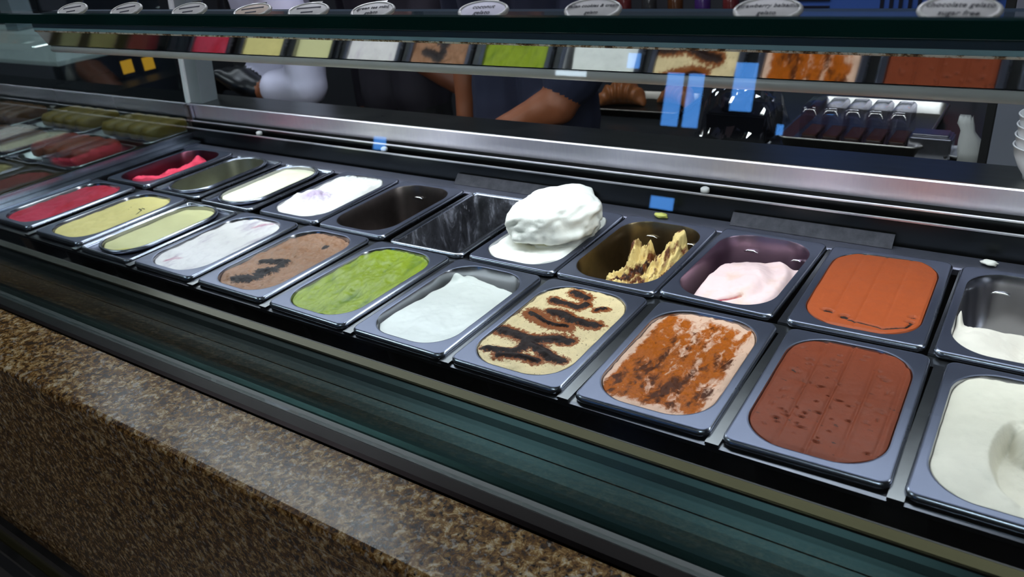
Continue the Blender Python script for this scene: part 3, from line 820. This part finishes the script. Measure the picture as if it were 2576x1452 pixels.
def flavour_tag(x, card, l1, l2, label, yaw, roll=0.0, tilt=62, size=.0068):
    root = empty('flavour_tag', (x, -.036, Z0+.4488), label, 'flavour tag', 'oval flavour tags along the glass shelf')
    root.rotation_euler = (math.radians(90-tilt), math.radians(roll), yaw)
    a, b = .0275, .0135
    cy = b*.98
    V = []; F = []; n = 40; prof_ = [(1.0, .0004), (.985, .0018), (.93, .0030), (.85, .0034)]
    def ringp(s, z): return [(a*s*math.cos(2*math.pi*k/n), cy+b*s*math.sin(2*math.pi*k/n), z) for k in range(n)]
    tc = loft('tag_card', [ringp(.87, .0022), ringp(.45, .0030)], card, root, cap_last=True)
    loft('clear_rim', [ringp(.96, -.0012), ringp(1.0, .0004), ringp(.99, .0020), ringp(.94, .0032), ringp(.88, .0030), ringp(.86, .0020)], TRIMT, root, cap_first=True)
    if l1: textmesh('lettering', l1, size, tc, (0, cy+.0032, .00315), INK)
    if l2: textmesh('lettering', l2, size, tc, (0, cy-.0048, .00315), INK)
    if not l1:
        for yy, w in ((.0032, .016), (-.0042, .008)):
            box('printed_line', (-w, cy+yy-.0011, .0029), (w, cy+yy+.0011, .0032), INK, tc)
    box('tag_clip', (-.004, cy+b*.75, -.003), (.011, cy+b+.006, -.0013), CLIPM, root)
TX = [-.755, -.612, -.466, -.340, -.240, -.138, .011, .134, .292, .427]
CAMY = [math.atan2(x-CAM.x, -(-.034-CAM.y)) for x in TX]
def yw(i, extra=0): return math.radians(extra) + .25*(-CAMY[i]) * -1 * -1
lab = ['leftmost small oval flavour tag standing nearest the end post', 'oval flavour tag with two bright glints on its rim', 'oval flavour tag in front of the chef\'s white sleeve edge', 'tan oval flavour tag before the black apron straps', 'oval flavour tag with a tall clip above the white coat', 'oval flavour tag printed green tea', 'bright lilac oval flavour tag printed coconut', 'oval flavour tag printed italian cookies & cream', 'oval flavour tag printed strawberry balsamic', 'oval flavour tag printed chocolate gelato sugar free']
lab[0] = 'small oval flavour tag farthest along the shelf towards the end post'
txt = [(None, None)]*5 + [('green tea mint', 'gelato'), ('coconut', 'gelato'), ('italian cookies & cream', 'gelato'), ('strawberry balsamic', 'gelato'), ('chocolate gelato', 'sugar free')]
szs = [.006]*5 + [.0066, .0072, .0052, .0060, .0066]
tilts = [52, 54, 56, 62, 60, 60, 58, 54, 56, 56]
for i, x in enumerate(TX):
    flavour_tag(x, CARDV if i == 6 else (CARDP if i == 3 else CARD), *txt[i], lab[i], .35*math.atan2(CAM.x-x, CAM.y*-1-.03), [-4, -5, -3, -3, -1, -2, 0, 0, 0, 1][i], tilts[i], szs[i])

# ------------------------------------------------------------------ bowls on the ledge
BOWLM = plain('white_glazed_china', (.78, .78, .80), .18, 0, .03)
bp = [(0, .004), (.020, .004), (.024, .0), (.027, 0), (.028, .006), (.036, .018), (.044, .036), (.047, .052), (.0485, .0525), (.047, .054), (.0455, .0525), (.042, .037), (.034, .021), (.02, .012), (0, .011)]
for i in range(4):
    o = lathe('bowl', bp, BOWLM, None, (.494, .692, Z0+.0938+i*.0155), 48)
    tag(o, ['bottom white china bowl of the stack on the ledge', 'second white china bowl up in the stack', 'third white china bowl up in the stack', 'top white china bowl of the stack on the ledge'][i], 'bowl', 'stack of white bowls')

# ------------------------------------------------------------------ kitchen behind the case
CTOP = plain('dark_counter_top', (.02, .022, .024), .25)
CBODY = plain('dark_counter_body', (.012, .013, .015), .5)
bc = empty('work_counter', (0, 0, 0), 'dark back work counter carrying trays and cake boxes', 'counter')
ZC = Z0-.085
box('counter_top', (-.88, 1.24, ZC-.03), (.362, 1.85, ZC), CTOP, bc, .003)
box('counter_body', (-.86, 1.27, .0), (.36, 1.84, ZC-.0305), CBODY, bc)

# sheet tray
def sheet_tray(cx, cy, z, sx, sy, h, rot, label, mat):
    r = empty('sheet_tray', (cx, cy, z), label, 'tray', None, rot)
    n = 64
    def rr(e, zz): return ring3(rrect(sx/2+e, sy/2+e, .02+e, n), zz)
    loft('tray_pan', [rr(-.012, .0005), rr(-.008, .001), rr(0, h), rr(.006, h+.002), rr(.008, h-.001), rr(.006, h-.003), rr(.002, h-.004), rr(-.008, .0)], mat, r, cap_first=True, cap_last=True)
    return r
TRAYM = steel('sheet_tray_aluminium', (.42, .40, .36), .3)
sheet_tray(.085, 1.46, ZC, .32, .40, .030, .0, 'aluminium sheet tray carrying clear cake boxes', TRAYM)
PLAS = pane('clear_box_plastic', (.80, .80, .86), .10)
CAKE = plain('dark_chocolate_cake', (.035, .012, .006), .5)
CAKET = plain('cake_top', (.10, .03, .012), .4)
for i in range(5):
    x = -.008 + i*.050
    for_lab = 'clear domed plastic box with a slice of dark cake on the tray'
    r = empty('cake_box', (x, 1.32, ZC+.002), for_lab, 'cake box', 'clear cake boxes on the sheet tray')
    n = 48
    def cb(e, z): return ring3(rrect(.0235+e, .055+e, .01, n), z)
    loft('clear_lid', [cb(0, .0345), cb(-.0005, .06), cb(-.0025, .098), cb(-.006, .104)], PLAS, r, cap_last=True)
    loft('clear_base', [cb(-.004, .0005), cb(-.002, .02), cb(0, .0335)], PLAS, r, cap_first=True)
    sl = box('cake_slice', (-.018, -.046, .002), (.018, .046, .030), CAKE, r, .003)
    box('cake_icing', (-.0175, -.0455, .0303), (.0175, .0455, .034), CAKET, sl, .0015)

# black box wrapped in film
bw = empty('cake_carton', (-.20, 1.35, ZC), 'black carton loosely wrapped in clear plastic film', 'carton')
box('carton_body', (-.075, -.07, .0), (.085, .07, .07), plain('black_card', (.006, .007, .012), .3), bw, .004)
lathe('round_cake', [(0, .0705), (.04, .0705), (.042, .10), (.038, .108), (0, .108)], plain('dark_blue_cake', (.006, .012, .03), .4), bw, (-.01, -.02, 0), 32)
FILM = pane('clear_film', (.86, .87, .9), .16)
V = []; F = []; nx, ny = 28, 24
for j in range(ny+1):
    for i in range(nx+1):
        u, v = i/nx*2-1, j/ny*2-1
        d = max(abs(u), abs(v))
        h = .160*(1-.35*abs(u+.1)**1.4-.3*v*v) if d < .98 else .012
        h = max(.012, h*sst(1.02, .75, d)) + .010*fbm(u, v, 5, 4, 3)
        V.append((u*.105+.008*fbm(u, v, 4, 3, 9), v*.09, max(.003, h)))
for j in range(ny):
    for i in range(nx):
        a_ = j*(nx+1)+i; F.append((a_, a_+1, a_+nx+2, a_+nx+1))
add('clear_film', V, F, FILM, bw, (0.005, 0, .0), 0, False)

# croissants on a tray
sheet_tray(-.57, 1.52, ZC, .30, .22, .022, .05, 'thin dark tray carrying two croissants', steel('dark_tray_steel', (.2, .18, .15), .3))
CRO = plain('baked_crust', (.30, .095, .022), .45, 0, .45, 60)
def croissant(x, y, z, s, rot, label):
    V = []; F = []; seg = 18; N = 40
    for i in range(N+1):
        t = i/N*2-1
        r = (1-abs(t)**2.2)*.036*s*(1+.10*math.sin(t*22))+.004
        cx, cy = .078*s*math.sin(t*1.25), .05*s*math.cos(t*1.25)
        tx, ty = math.cos(t*1.25), -.64*math.sin(t*1.25)
        l = math.hypot(tx, ty); nx_, ny_ = -ty/l, tx/l
        for k in range(seg):
            a_ = 2*math.pi*k/seg
            V.append((cx+nx_*r*math.cos(a_), cy+ny_*r*math.cos(a_), max(0, r*.9+r*.9*math.sin(a_))))
    for i in range(N):
        for k in range(seg): F.append((i*seg+k, i*seg+(k+1) % seg, (i+1)*seg+(k+1) % seg, (i+1)*seg+k))
    F += [tuple(range(seg))[::-1], tuple(range(N*seg, N*seg+seg))]
    o = add('croissant', V, F, CRO, None, (x, y, z), rot, True); tag(o, label, 'croissant', 'croissants on the dark tray')
croissant(-.64, 1.49, ZC+.002, 1.0, .3, 'brown croissant lying flat on the dark tray')
croissant(-.50, 1.54, ZC+.002, .85, -.4, 'smaller brown croissant beside the flat one on the tray')

# small steel box, saucer, paper bag, hose
SBOX = steel('small_box_steel', (.5, .5, .56), .3)
sb = empty('napkin_dispenser', (.262, 1.30, ZC), 'small steel box with screws on the work counter', 'steel box')
sbb = box('box_body', (-.045, -.03, .0), (.045, .03, .052), SBOX, sb, .004)
box('box_top', (-.040, -.025, .0525), (.036, .02, .058), SBOX, sb, .002)
for x in (-.036, .036):
    bm = bmesh.new(); bmesh.ops.create_cone(bm, cap_ends=True, segments=14, radius1=.004, radius2=.003, depth=.003)
    bmesh.ops.rotate(bm, verts=bm.verts, matrix=Matrix.Rotation(math.radians(90), 3, 'X'), cent=(0, 0, 0))
    from_bm('screw', bm, BLACK, sbb, (x, -.0317, .010), 0, True)
o = lathe('saucer', [(0, .004), (.018, .004), (.02, 0), (.022, 0), (.04, .012), (.042, .0145), (.038, .0135), (.02, .008), (0, .008)], BOWLM, None, (.325, 1.31, ZC), 40)
tag(o, 'white saucer beside the paper bag on the work counter', 'saucer')
PAPER = plain('white_paper', (.55, .55, .52), .8)
pb = []
n = 32
for h, a_, b_, sx in ((0, .030, .018, .0), (.03, .028, .017, -.003), (.055, .022, .014, -.010), (.075, .014, .010, -.018), (.09, .016, .006, -.024), (.102, .013, .003, -.026)):
    pb.append([(sx + a_*math.cos(2*math.pi*k/n)*(1+.08*math.sin(5*k+h*90)), b_*math.sin(2*math.pi*k/n), h+(.008*math.sin(k*1.9) if h > .095 else 0)) for k in range(n)])
o = loft('paper_bag', pb, PAPER, None, (.352, 1.268, ZC), True, True)
tag(o, 'crumpled white paper bag with a twisted neck', 'paper bag')
HOSE = plain('black_cable_rubber', (.008, .008, .009), .4)
bm = bmesh.new()
pts = [(.10, 2.07, Z0-.215), (.15, 2.06, Z0-.185)]
cx, cz = .222, Z0-.180
for k in range(0, 60):
    t = k/59*4*math.pi*1.02 + 2.6
    pts.append((cx+.032*math.cos(t)*(1+.06*math.sin(k)), 2.06-.0005*k, cz+.034*math.sin(t)))
pts += [(.27, 2.03, Z0-.12), (.272, 2.05, Z0-.02), (.272, 2.06, Z0+.15)]
tube(bm, pts, .0065, 8)
o = from_bm('coiled_cable', bm, HOSE, None, (0, 0, 0), 0, True); tag(o, 'black cable hanging in a coil on the grey panel', 'cable')
# grey panels behind, fridge at right
GREYP = plain('grey_blue_panel', (.10, .13, .15), .4, 0, .08, 3)
GREYL = plain('pale_grey_panel', (.24, .25, .30), .4, 0, .1, 3)
o = box('pale_panel', (.095, 2.10, Z0-.25), (.36, 2.16, Z0+.05), GREYL); tag(o, 'pale grey upright panel behind the coiled cable', 'panel')
o = box('back_panel', (-.50, 2.10, 0), (.094, 2.16, Z0+.05), GREYP); tag(o, 'grey blue upright steel panel behind the cake boxes', 'panel')
fr = empty('refrigerator', (.0, 0, 0), 'pale grey refrigerator standing at the end of the work counter', 'refrigerator')
box('refrigerator_body', (.372, 1.25, .02), (1.15, 1.90, Z0+.75), GREYL, fr, .006)
rd = box('refrigerator_door', (.385, 1.205, .03), (1.15, 1.2485, Z0+.74), GREYL, fr, .006)
box('door_seal', (.366, 1.215, .03), (.384, 1.2485, Z0+.74), BLACK, rd, .002)
box('door_handle', (.95, 1.17, .5), (.97, 1.204, 1.2), CHROME, rd, .004)

# blue menu board on the back wall with dark bars, red notice
BLUEB = plain('blue_board', (.045, .12, .42), .5, 0, .15, 3)
REDB = plain('red_notice', (.55, .03, .02), .5)
NAVY = plain('navy_bar', (.004, .006, .02), .5)
bb = empty('menu_board', (0, YB-.001, Z0), 'blue board with dark bars on the back wall', 'board')
box('board_plate', (-.46, -.02, .03), (.30, -.001, 1.1), BLUEB, bb)
for i in range(6): box('upright_bar', (-.10+i*.030, -.026, .04), (-.088+i*.030, -.0205, .8), NAVY, bb)
for i in range(6): box('level_bar', (-.42, -.026, .06+i*.026), (-.27, -.0205, .069+i*.026), NAVY, bb)
o = box('red_notice', (.125, YB-.040, Z0+.105), (.26, YB-.029, Z0+.30), REDB); tag(o, 'red notice fixed on the blue board', 'notice')
# shelf with jars at the back
SHELFM = plain('grey_shelf', (.10, .10, .10), .5)
o = box('wall_shelf', (-1.35, 2.20, Z0+.02), (-.50, 2.44, Z0+.045), SHELFM); tag(o, 'grey wall shelf with small dark jars', 'shelf')
for i in range(7):
    mt = plain('jar_glass_%d' % i, [(.08, .03, .01), (.05, .02, .12), (.12, .02, .02), (.03, .03, .03)][i % 4], .2)
    o = lathe('jar', [(0, 0), (.028, 0), (.03, .005), (.03, .07), (.024, .08), (.024, .095), (0, .095)], mt, None, (-1.25+i*.11, 2.30, Z0+.0455), 24)
    tag(o, ['dark brown jar on the grey wall shelf', 'violet jar on the grey wall shelf', 'red jar on the grey wall shelf', 'black jar on the grey wall shelf'][i % 4], 'jar', 'jars on the wall shelf')
# green tinted sign and blue bottle seen between the staff
o = box('green_sign', (-1.62, YB-.02, Z0+.06), (-1.44, YB-.001, Z0+.5), plain('green_sign_paint', (.02, .18, .05), .5)); tag(o, 'green sign on the back wall between the staff', 'sign')
BOT = plain('blue_bottle_plastic', (.03, .09, .5), .2)
o = lathe('bottle', [(0, 0), (.03, 0), (.032, .006), (.032, .16), (.014, .20), (.014, .23), (0, .23)], BOT, None, (-.835, 1.40, ZC), 28); tag(o, 'blue bottle standing at the counter end', 'bottle')
o = lathe('glass_jar', [(0, 0), (.026, 0), (.03, .1), (.028, .1), (.024, .004), (0, .004)], plain('tan_jar', (.22, .18, .12), .3), None, (-.765, 1.36, ZC), 28); tag(o, 'tan jar beside the blue bottle', 'jar')

# ------------------------------------------------------------------ people
def person(name, caps, mats, label, loc, voxel=.009, rz=0.0):
    """caps: (p0, r0, p1, r1, material index). All merged into one continuous skin."""
    bm = bmesh.new()
    for p0, r0, p1, r1, mi in caps:
        p0, p1 = Vector(p0), Vector(p1); d = p1-p0; L_ = d.length
        rot = d.to_track_quat('Z', 'Y').to_matrix() if L_ > 1e-6 else Matrix.Identity(3)
        N, seg = 6, 14; rings = []
        for i in range(N+1):                        # lower dome
            a_ = -math.pi/2 + math.pi/2*i/N
            rings.append((p0 + rot @ Vector((0, 0, r0*math.sin(a_))), r0*math.cos(a_)))
        for i in range(N+1):
            a_ = math.pi/2*i/N
            rings.append((p1 + rot @ Vector((0, 0, r1*math.sin(a_))), r1*math.cos(a_)))
        vs = []
        for c, r in rings:
            r = max(r, 1e-4)
            vs.append([bm.verts.new(c + rot @ Vector((r*math.cos(2*math.pi*k/seg), r*math.sin(2*math.pi*k/seg), 0))) for k in range(seg)])
        for A, B in zip(vs[:-1], vs[1:]):
            for k in range(seg): bm.faces.new((A[k], A[(k+1) % seg], B[(k+1) % seg], B[k]))
        bm.faces.new(vs[0][::-1]); bm.faces.new(vs[-1])
    me = bpy.data.meshes.new('tmp'); bm.to_mesh(me); bm.free()
    o = bpy.data.objects.new('tmp', me); COL.objects.link(o)
    md = o.modifiers.new('r', 'REMESH'); md.mode = 'VOXEL'; md.voxel_size = voxel; md.use_smooth_shade = True
    ms = o.modifiers.new('s', 'SMOOTH'); ms.factor = .5; ms.iterations = 4
    dg = bpy.context.evaluated_depsgraph_get(); dg.update()
    nm = bpy.data.meshes.new_from_object(o.evaluated_get(dg)); nm.name = name
    bpy.data.objects.remove(o)
    nm.materials.clear()
    for m_ in mats: nm.materials.append(m_)
    n_ = len(nm.polygons); ce = np.empty(n_*3); nm.polygons.foreach_get('center', ce); ce = ce.reshape(-1, 3)
    best = np.full(n_, 1e9); mi_ = np.zeros(n_, dtype=np.int32)
    for p0, r0, p1, r1, mi in caps:
        p0 = np.array(p0); d = np.array(p1)-p0; l = d @ d
        t = np.clip((ce-p0) @ d/l, 0, 1) if l > 1e-9 else np.zeros(n_)
        q = np.linalg.norm(ce-p0-t[:, None]*d, axis=1)-(r0+(r1-r0)*t)
        k_ = q < best; best[k_] = q[k_]; mi_[k_] = mi
    nm.polygons.foreach_set('material_index', mi_)
    # gentle cloth wrinkles
    nv = len(nm.vertices); co = np.empty(nv*3); no = np.empty(nv*3)
    nm.vertices.foreach_get('co', co); nm.vertices.foreach_get('normal', no)
    co = co.reshape(-1, 3); no = no.reshape(-1, 3)
    w_ = np.array([mnoise.fractal(Vector(p)*9, 1, 2, 3) for p in co])*.004
    nm.vertices.foreach_set('co', (co+no*w_[:, None]).ravel()); nm.update()
    nm.shade_smooth()
    ob = bpy.data.objects.new(name, nm); COL.objects.link(ob); ob.location = loc; ob.rotation_euler = (0, 0, rz)
    tag(ob, label, 'person')
    return ob

def mirror(c, ax=0): return c
SKIN = plain('brown_skin', (.27, .085, .035), .5, 0, .12, 12)
SKIN2 = plain('deep_brown_skin', (.15, .045, .02), .5, 0, .12, 12)
COAT = plain('white_chef_cotton', (.74, .72, .90), .8, 0, .06, 10)
GLOVE = plain('black_nitrile_glove', (.008, .009, .011), .35, 0, .2, 20)
APRON = plain('black_apron_cloth', (.008, .008, .010), .8)
SHIRTN = plain('navy_shirt_cloth', (.012, .016, .042), .85, 0, .2, 9)
SHIRTP = plain('charcoal_shirt_cloth', (.022, .018, .028), .85, 0, .2, 9)
TROU = plain('black_trousers', (.010, .010, .012), .85)
HAIR = plain('black_hair', (.008, .006, .005), .6)

def hand(w, d, palm_n, mi, s=1.0, curl=.5):
    """five unequal bent fingers from wrist w along d; palm_n is the way the palm faces"""
    w, d, pn = Vector(w), Vector(d).normalized(), Vector(palm_n).normalized()
    side = d.cross(pn).normalized()
    caps = [(w, .026*s, w+d*.045*s, .030*s, mi)]
    for off_, r in ((-.022, .017), (0, .018), (.022, .017)):
        caps.append((w+d*.03*s+side*off_*s, r*s, w+d*.085*s+side*off_*1.3*s, (r-.003)*s, mi))
    for off_, ln in ((-.033, .070), (-.011, .080), (.011, .076), (.033, .058)):
        b = w+d*.088*s+side*off_*s
        d1 = (d*math.cos(curl)+pn*math.sin(curl)).normalized()
        d2 = (d*math.cos(curl*2.1)+pn*math.sin(curl*2.1)).normalized()
        k = b+d1*ln*.5*s; e = k+d2*ln*.5*s
        caps += [(b, .0098*s, k, .0092*s, mi), (k, .0092*s, e, .0078*s, mi)]
    b = w+d*.025*s-side*.030*s
    k = b+(d*.6-side*.7+pn*.35).normalized()*.042*s
    e = k+(d*.85-side*.2+pn*.45).normalized()*.034*s
    caps += [(b, .013*s, k, .0115*s, mi), (k, .0115*s, e, .009*s, mi)]
    return caps

def torso(h, sh, cm, lm, skin, depth=.10, headturn=0.0, lean=(0, 0)):
    """standing figure facing -y, origin between the feet, height h, half shoulder width sh"""
    k = h/1.72; c = []
    lx, ly = lean
    hip, waist, chest, neck = .93*k, 1.08*k, 1.30*k, 1.47*k
    for s in (-1, 1):
        c += [((s*.09*k, 0, .06), .05*k, (s*.10*k, .01, .50*k), .062*k, lm), ((s*.10*k, .01, .50*k), .066*k, (s*.085*k, 0, .88*k), .092*k, lm),
              ((s*.09*k, .03, .045), .042*k, (s*.095*k, -.14*k, .035), .036*k, lm)]
        c += [((s*.075*k, 0, hip), .105*k, (s*.07*k+lx*.4, ly*.4, waist), .098*k, cm), ((s*.07*k+lx*.4, ly*.4, waist), .098*k, (s*.085*k+lx*.8, ly*.8, chest), .112*k, cm),
              ((s*.085*k+lx*.8, ly*.8, chest), .108*k, (s*(sh-.05)+lx, ly, 1.41*k), .062*k, cm)]
    c += [((lx, ly, 1.40*k), .075*k, (lx, ly, 1.46*k), .058*k, cm), ((lx, ly, 1.44*k), .052*k, (lx, ly-.01, 1.54*k), .050*k, skin)]
    hx, hy = lx, ly-.015
    c += [((hx, hy+.012, 1.635*k), .080*k, (hx, hy+.018, 1.655*k), .082*k, skin), ((hx, hy-.03, 1.585*k), .058*k, (hx, hy-.04, 1.56*k), .045*k, skin),
          ((hx, hy-.088*k, 1.625*k), .010, (hx, hy-.104*k, 1.600*k), .013, skin), ((hx-.078*k, hy+.01, 1.63*k), .014, (hx-.08*k, hy+.012, 1.60*k), .012, skin), ((hx+.078*k, hy+.01, 1.63*k), .014, (hx+.08*k, hy+.012, 1.60*k), .012, skin)]
    return c

def face(parent, h, lean=(0, 0), hair=HAIR, cap=None):
    k = h/1.72; hx, hy = lean[0], lean[1]-.015
    EYE = plain('eye', (.6, .6, .58), .2); LIPS = plain('lips', (.22, .05, .04), .5)
    for s in (-1, 1):
        bm = bmesh.new(); bmesh.ops.create_uvsphere(bm, u_segments=12, v_segments=8, radius=.011)
        from_bm('eye', bm, EYE, parent, (hx+s*.03*k, hy-.066*k, 1.635*k), 0, True)
    bm = bmesh.new(); tube(bm, [(hx-.02, hy-.083*k, 1.565*k), (hx, hy-.089*k, 1.564*k), (hx+.02, hy-.083*k, 1.565*k)], .005, 8)
    from_bm('mouth', bm, LIPS, parent, (0, 0, 0), 0, True)
    bm = bmesh.new(); bmesh.ops.create_icosphere(bm, subdivisions=4, radius=.094*k)
    for v in bm.verts:
        if v.co.y < -.02 and v.co.z < .03: v.co.y = max(v.co.y, -.01)
        if v.co.z < -.05: v.co.z = -.05
        v.co += v.normal*.004*mnoise.noise(v.co*60)
    from_bm('hair', bm, cap or hair, parent, (hx, hy+.02, 1.665*k), 0, True)

# chef in white coat with black gloves
bx, by, rz = -1.73, 1.13, math.radians(-48)
def wl(x, y, z):
    x, y = x-bx, y-by; return (x*math.cos(rz)+y*math.sin(rz), -x*math.sin(rz)+y*math.cos(rz), Z0+z)
def wd(x, y, z): return (x*math.cos(rz)+y*math.sin(rz), -x*math.sin(rz)+y*math.cos(rz), z)
c = torso(1.78, .21, 0, 3, 1)
# the arm nearest the case comes down and across: wide sleeve, bare wrist, gloved hand
c += [((.20, 0, 1.44), .070, wl(-1.44, .98, .20), .066, 0), (wl(-1.44, .98, .20), .066, wl(-1.435, .965, .075), .064, 0), (wl(-1.435, .965, .075), .066, wl(-1.555, .945, .066), .056, 0),
      (wl(-1.54, .945, .060), .036, wl(-1.65, .935, .052), .030, 1)]
c += hand(wl(-1.645, .935, .055), wd(-.90, -.05, .42), wd(-.45, -.1, -.9), 2, 1.45, .80)
c += [((-.205, 0, 1.44), .068, (-.25, .05, 1.17), .058, 0), ((-.25, .05, 1.17), .056, (-.24, .0, .95), .048, 0), ((-.24, .0, .95), .032, (-.24, -.01, .92), .03, 2)]
c += hand((-.24, -.01, .92), (.0, -.1, -1), (1, 0, 0), 2, 1.0, .3)
p1 = person('person', c, [COAT, SKIN, GLOVE, TROU], 'person in a white chef coat, black apron and black gloves', (bx, by, 0), .009, rz)
face(p1, 1.78)
V = []; F = []
for j in range(13):
    for i in range(13):
        u = i/12*2-1; z = .45 + .68*j/12
        w = .17 if z < 1.0 else .17-.06*(z-1.0)/.13
        V.append((u*w-.03, -.135-.03*(1-u*u)+(.03*u*u), z))
n0 = len(V)
V += [(x, y+.006, z) for x, y, z in V]
for off_ in (0, n0):
    for j in range(12):
        for i in range(12):
            a_ = off_+j*13+i; q = (a_, a_+1, a_+14, a_+13); F.append(q if not off_ else q[::-1])
ap = add('apron', V, F, APRON, p1, (0, 0, 0), 0, True)
for xa, xb in ((-.15, -.085), (-.03, .05)):
    bm = bmesh.new()
    tube(bm, [(xa, -.165, 1.10), (xa+.02, -.160, 1.25), (xb, -.12, 1.40), (xb, -.05, 1.50)], .011, 8, False, .5)
    from_bm('apron_strap', bm, APRON, ap, (0, 0, 0), 0, True)

# middle person in charcoal shirt
bx, by = -1.38, 1.34
c = torso(1.70, .19, 0, 2, 1)
c += [((-.19, 0, 1.37), .062, (-.24, .05, 1.11), .05, 0), ((-.24, .05, 1.11), .046, (-.23, .03, .86), .038, 0)]
c += hand((-.23, .03, .85), (.3, -.3, -.8), (.9, 0, 0), 1, .95, .4)
c += [((.17, 0, 1.37), .060, (.18, -.05, 1.12), .056, 0), ((.18, -.06, 1.09), .048, (.19, -.08, 1.04), .048, 1), ((.19, -.08, 1.04), .048, (.26, -.08, 1.00), .042, 1), ((.26, -.08, 1.00), .042, (.36, -.07, .94), .030, 1)]
c += hand((.36, -.07, .94), (.6, .1, -.7), (0, -.2, -1), 1, .95, .4)
p2 = person('person', c, [SHIRTP, SKIN2, TROU], 'person in a dark charcoal shirt reaching one bare forearm sideways', (bx, by, 0), .009)
face(p2, 1.70)

# person in navy shirt, bare forearm reaching down
bx, by = -.66, 1.05
c = torso(1.76, .20, 0, 2, 1)
c += [((-.20, 0, 1.42), .066, (-.25, .05, 1.15), .052, 0), ((-.25, .05, 1.15), .038, (-.25, .02, .93), .03, 1)]
c += hand((-.25, .02, .93), (.1, .0, -.9), (.9, 0, 0), 1, 1.0, .3)
c += [((.20, 0, 1.42), .068, (.185, -.06, 1.13), .072, 0), ((.185, -.06, 1.13), .074, (.172, -.085, 1.095), .074, 0), ((.165, -.10, 1.07), .050, (.150, -.12, 1.035), .050, 1), ((.150, -.12, 1.035), .050, (-.02, -.14, .955), .036, 1), ((-.02, -.14, .955), .034, (-.08, -.15, .93), .029, 1)]
c += hand((-.08, -.15, .93), (-.8, -.1, -.45), (.1, .1, -1), 1, 1.0, .5)
p3 = person('person', c, [SHIRTN, SKIN, TROU], 'person in a navy short sleeved shirt with a bare forearm reaching down', (bx, by, 0), .006)
face(p3, 1.76)

# ------------------------------------------------------------------ pastry counter beyond the end glass
pcn = empty('pastry_counter', (0, 0, 0), 'low dark pastry counter beyond the end glass', 'counter')
box('counter_top', (-3.9, .05, Z0-.10), (-1.80, .90, Z0-.07), plain('dark_amber_wood', (.05, .032, .010), .3), pcn, .003)
box('counter_body', (-3.88, .08, 0), (-1.82, .88, Z0-.1005), CBODY, pcn)
PAS = [plain('amber_pastry', (.20, .12, .012), .5, 0, .5, 25), plain('red_brown_pastry', (.24, .030, .008), .5, 0, .5, 25), plain('brown_pastry', (.12, .045, .012), .5, 0, .5, 25)]
TR2 = steel('pastry_tray_steel', (.4, .4, .38), .3)
zp = Z0-.07
k = 0
for (cx, cy), mi in (((-2.02, .50), 1), ((-2.02, .74), 0), ((-2.42, .74), 0), ((-2.42, .48), 2), ((-2.85, .70), 2)):
    sheet_tray(cx, cy, zp, .34, .20, .018, 0, 'steel pastry tray of %s beyond the end glass' % ['amber loaves', 'red brown loaves', 'brown loaves'][mi] + ['', ' near the glass', ' by the corner post', ' further back', ' at the far end'][k], TR2)
    for i in range(4):
        bm = bmesh.new(); bmesh.ops.create_cube(bm, size=1)
        bmesh.ops.subdivide_edges(bm, edges=bm.edges[:], cuts=4, use_grid_fill=True)
        for v in bm.verts:
            q = v.co*2; l = max(.001, (abs(q.x)**4+abs(q.y)**4+abs(q.z)**4)**.25)
            q = q/l*max(abs(q.x), abs(q.y), abs(q.z))
            v.co = Vector((q.x*.034, q.y*.075, (q.z+1)*.026*(1+.1*mnoise.noise(q*3+Vector((i, k, 0))))))
        o = from_bm('pastry_loaf', bm, PAS[mi], None, (cx-.115+i*.077, cy, zp+.003), 0, True)
        tag(o, ['red brown pastry loaf on the tray beside the end glass', 'amber pastry loaf on the tray beside the corner post', 'amber pastry loaf on the tray behind the brown loaves', 'brown pastry loaf on the tray before the amber loaves', 'brown pastry loaf on the far tray under the hood'][k], 'pastry', 'pastry loaves beyond the end glass')
    k += 1
# warming lamps far left
AMB = emis('amber_lamp_glow', (1.0, .42, .03), .55)
for i, (y, z) in enumerate(((1.98, -.20), (2.12, -.21))):
    r = empty('warming_lamp', (-4.2, y, Z0+z-.06), 'amber glowing warming lamp box far beyond the end glass', 'lamp', 'amber warming lamps')
    box('lamp_box', (-.10, -.05, 0), (.0, .05, .14), BLACK, r, .004)
    box('lamp_window', (.0005, -.036, .025), (.005, .036, .10), AMB, r)
o = box('warming_table', (-4.6, 1.7, 0), (-3.95, 2.35, Z0-.2705), CBODY); tag(o, 'dark table under the amber warming lamps', 'table')
hd = empty('serving_hood', (-3.2, .98, Z0+.10), 'pale grey hood hanging over the pastry counter', 'hood')
add('hood_shell', [(-.5, -.10, .02), (.46, -.10, .02), (.46, .14, .02), (-.5, .14, .02), (-.5, -.06, .11), (.42, -.06, .11), (.42, .12, .11), (-.5, .12, .11)], [(0, 3, 2, 1), (4, 5, 6, 7), (0, 1, 5, 4), (1, 2, 6, 5), (2, 3, 7, 6), (3, 0, 4, 7)], WHITEP, hd)
box('hood_rail', (-.5, -.105, .0), (.47, .145, .0195), WHITEP, hd, .003)
box('hood_stem', (-.05, -.01, .1105), (.05, .07, H-Z0-.1005), POSTG, hd)
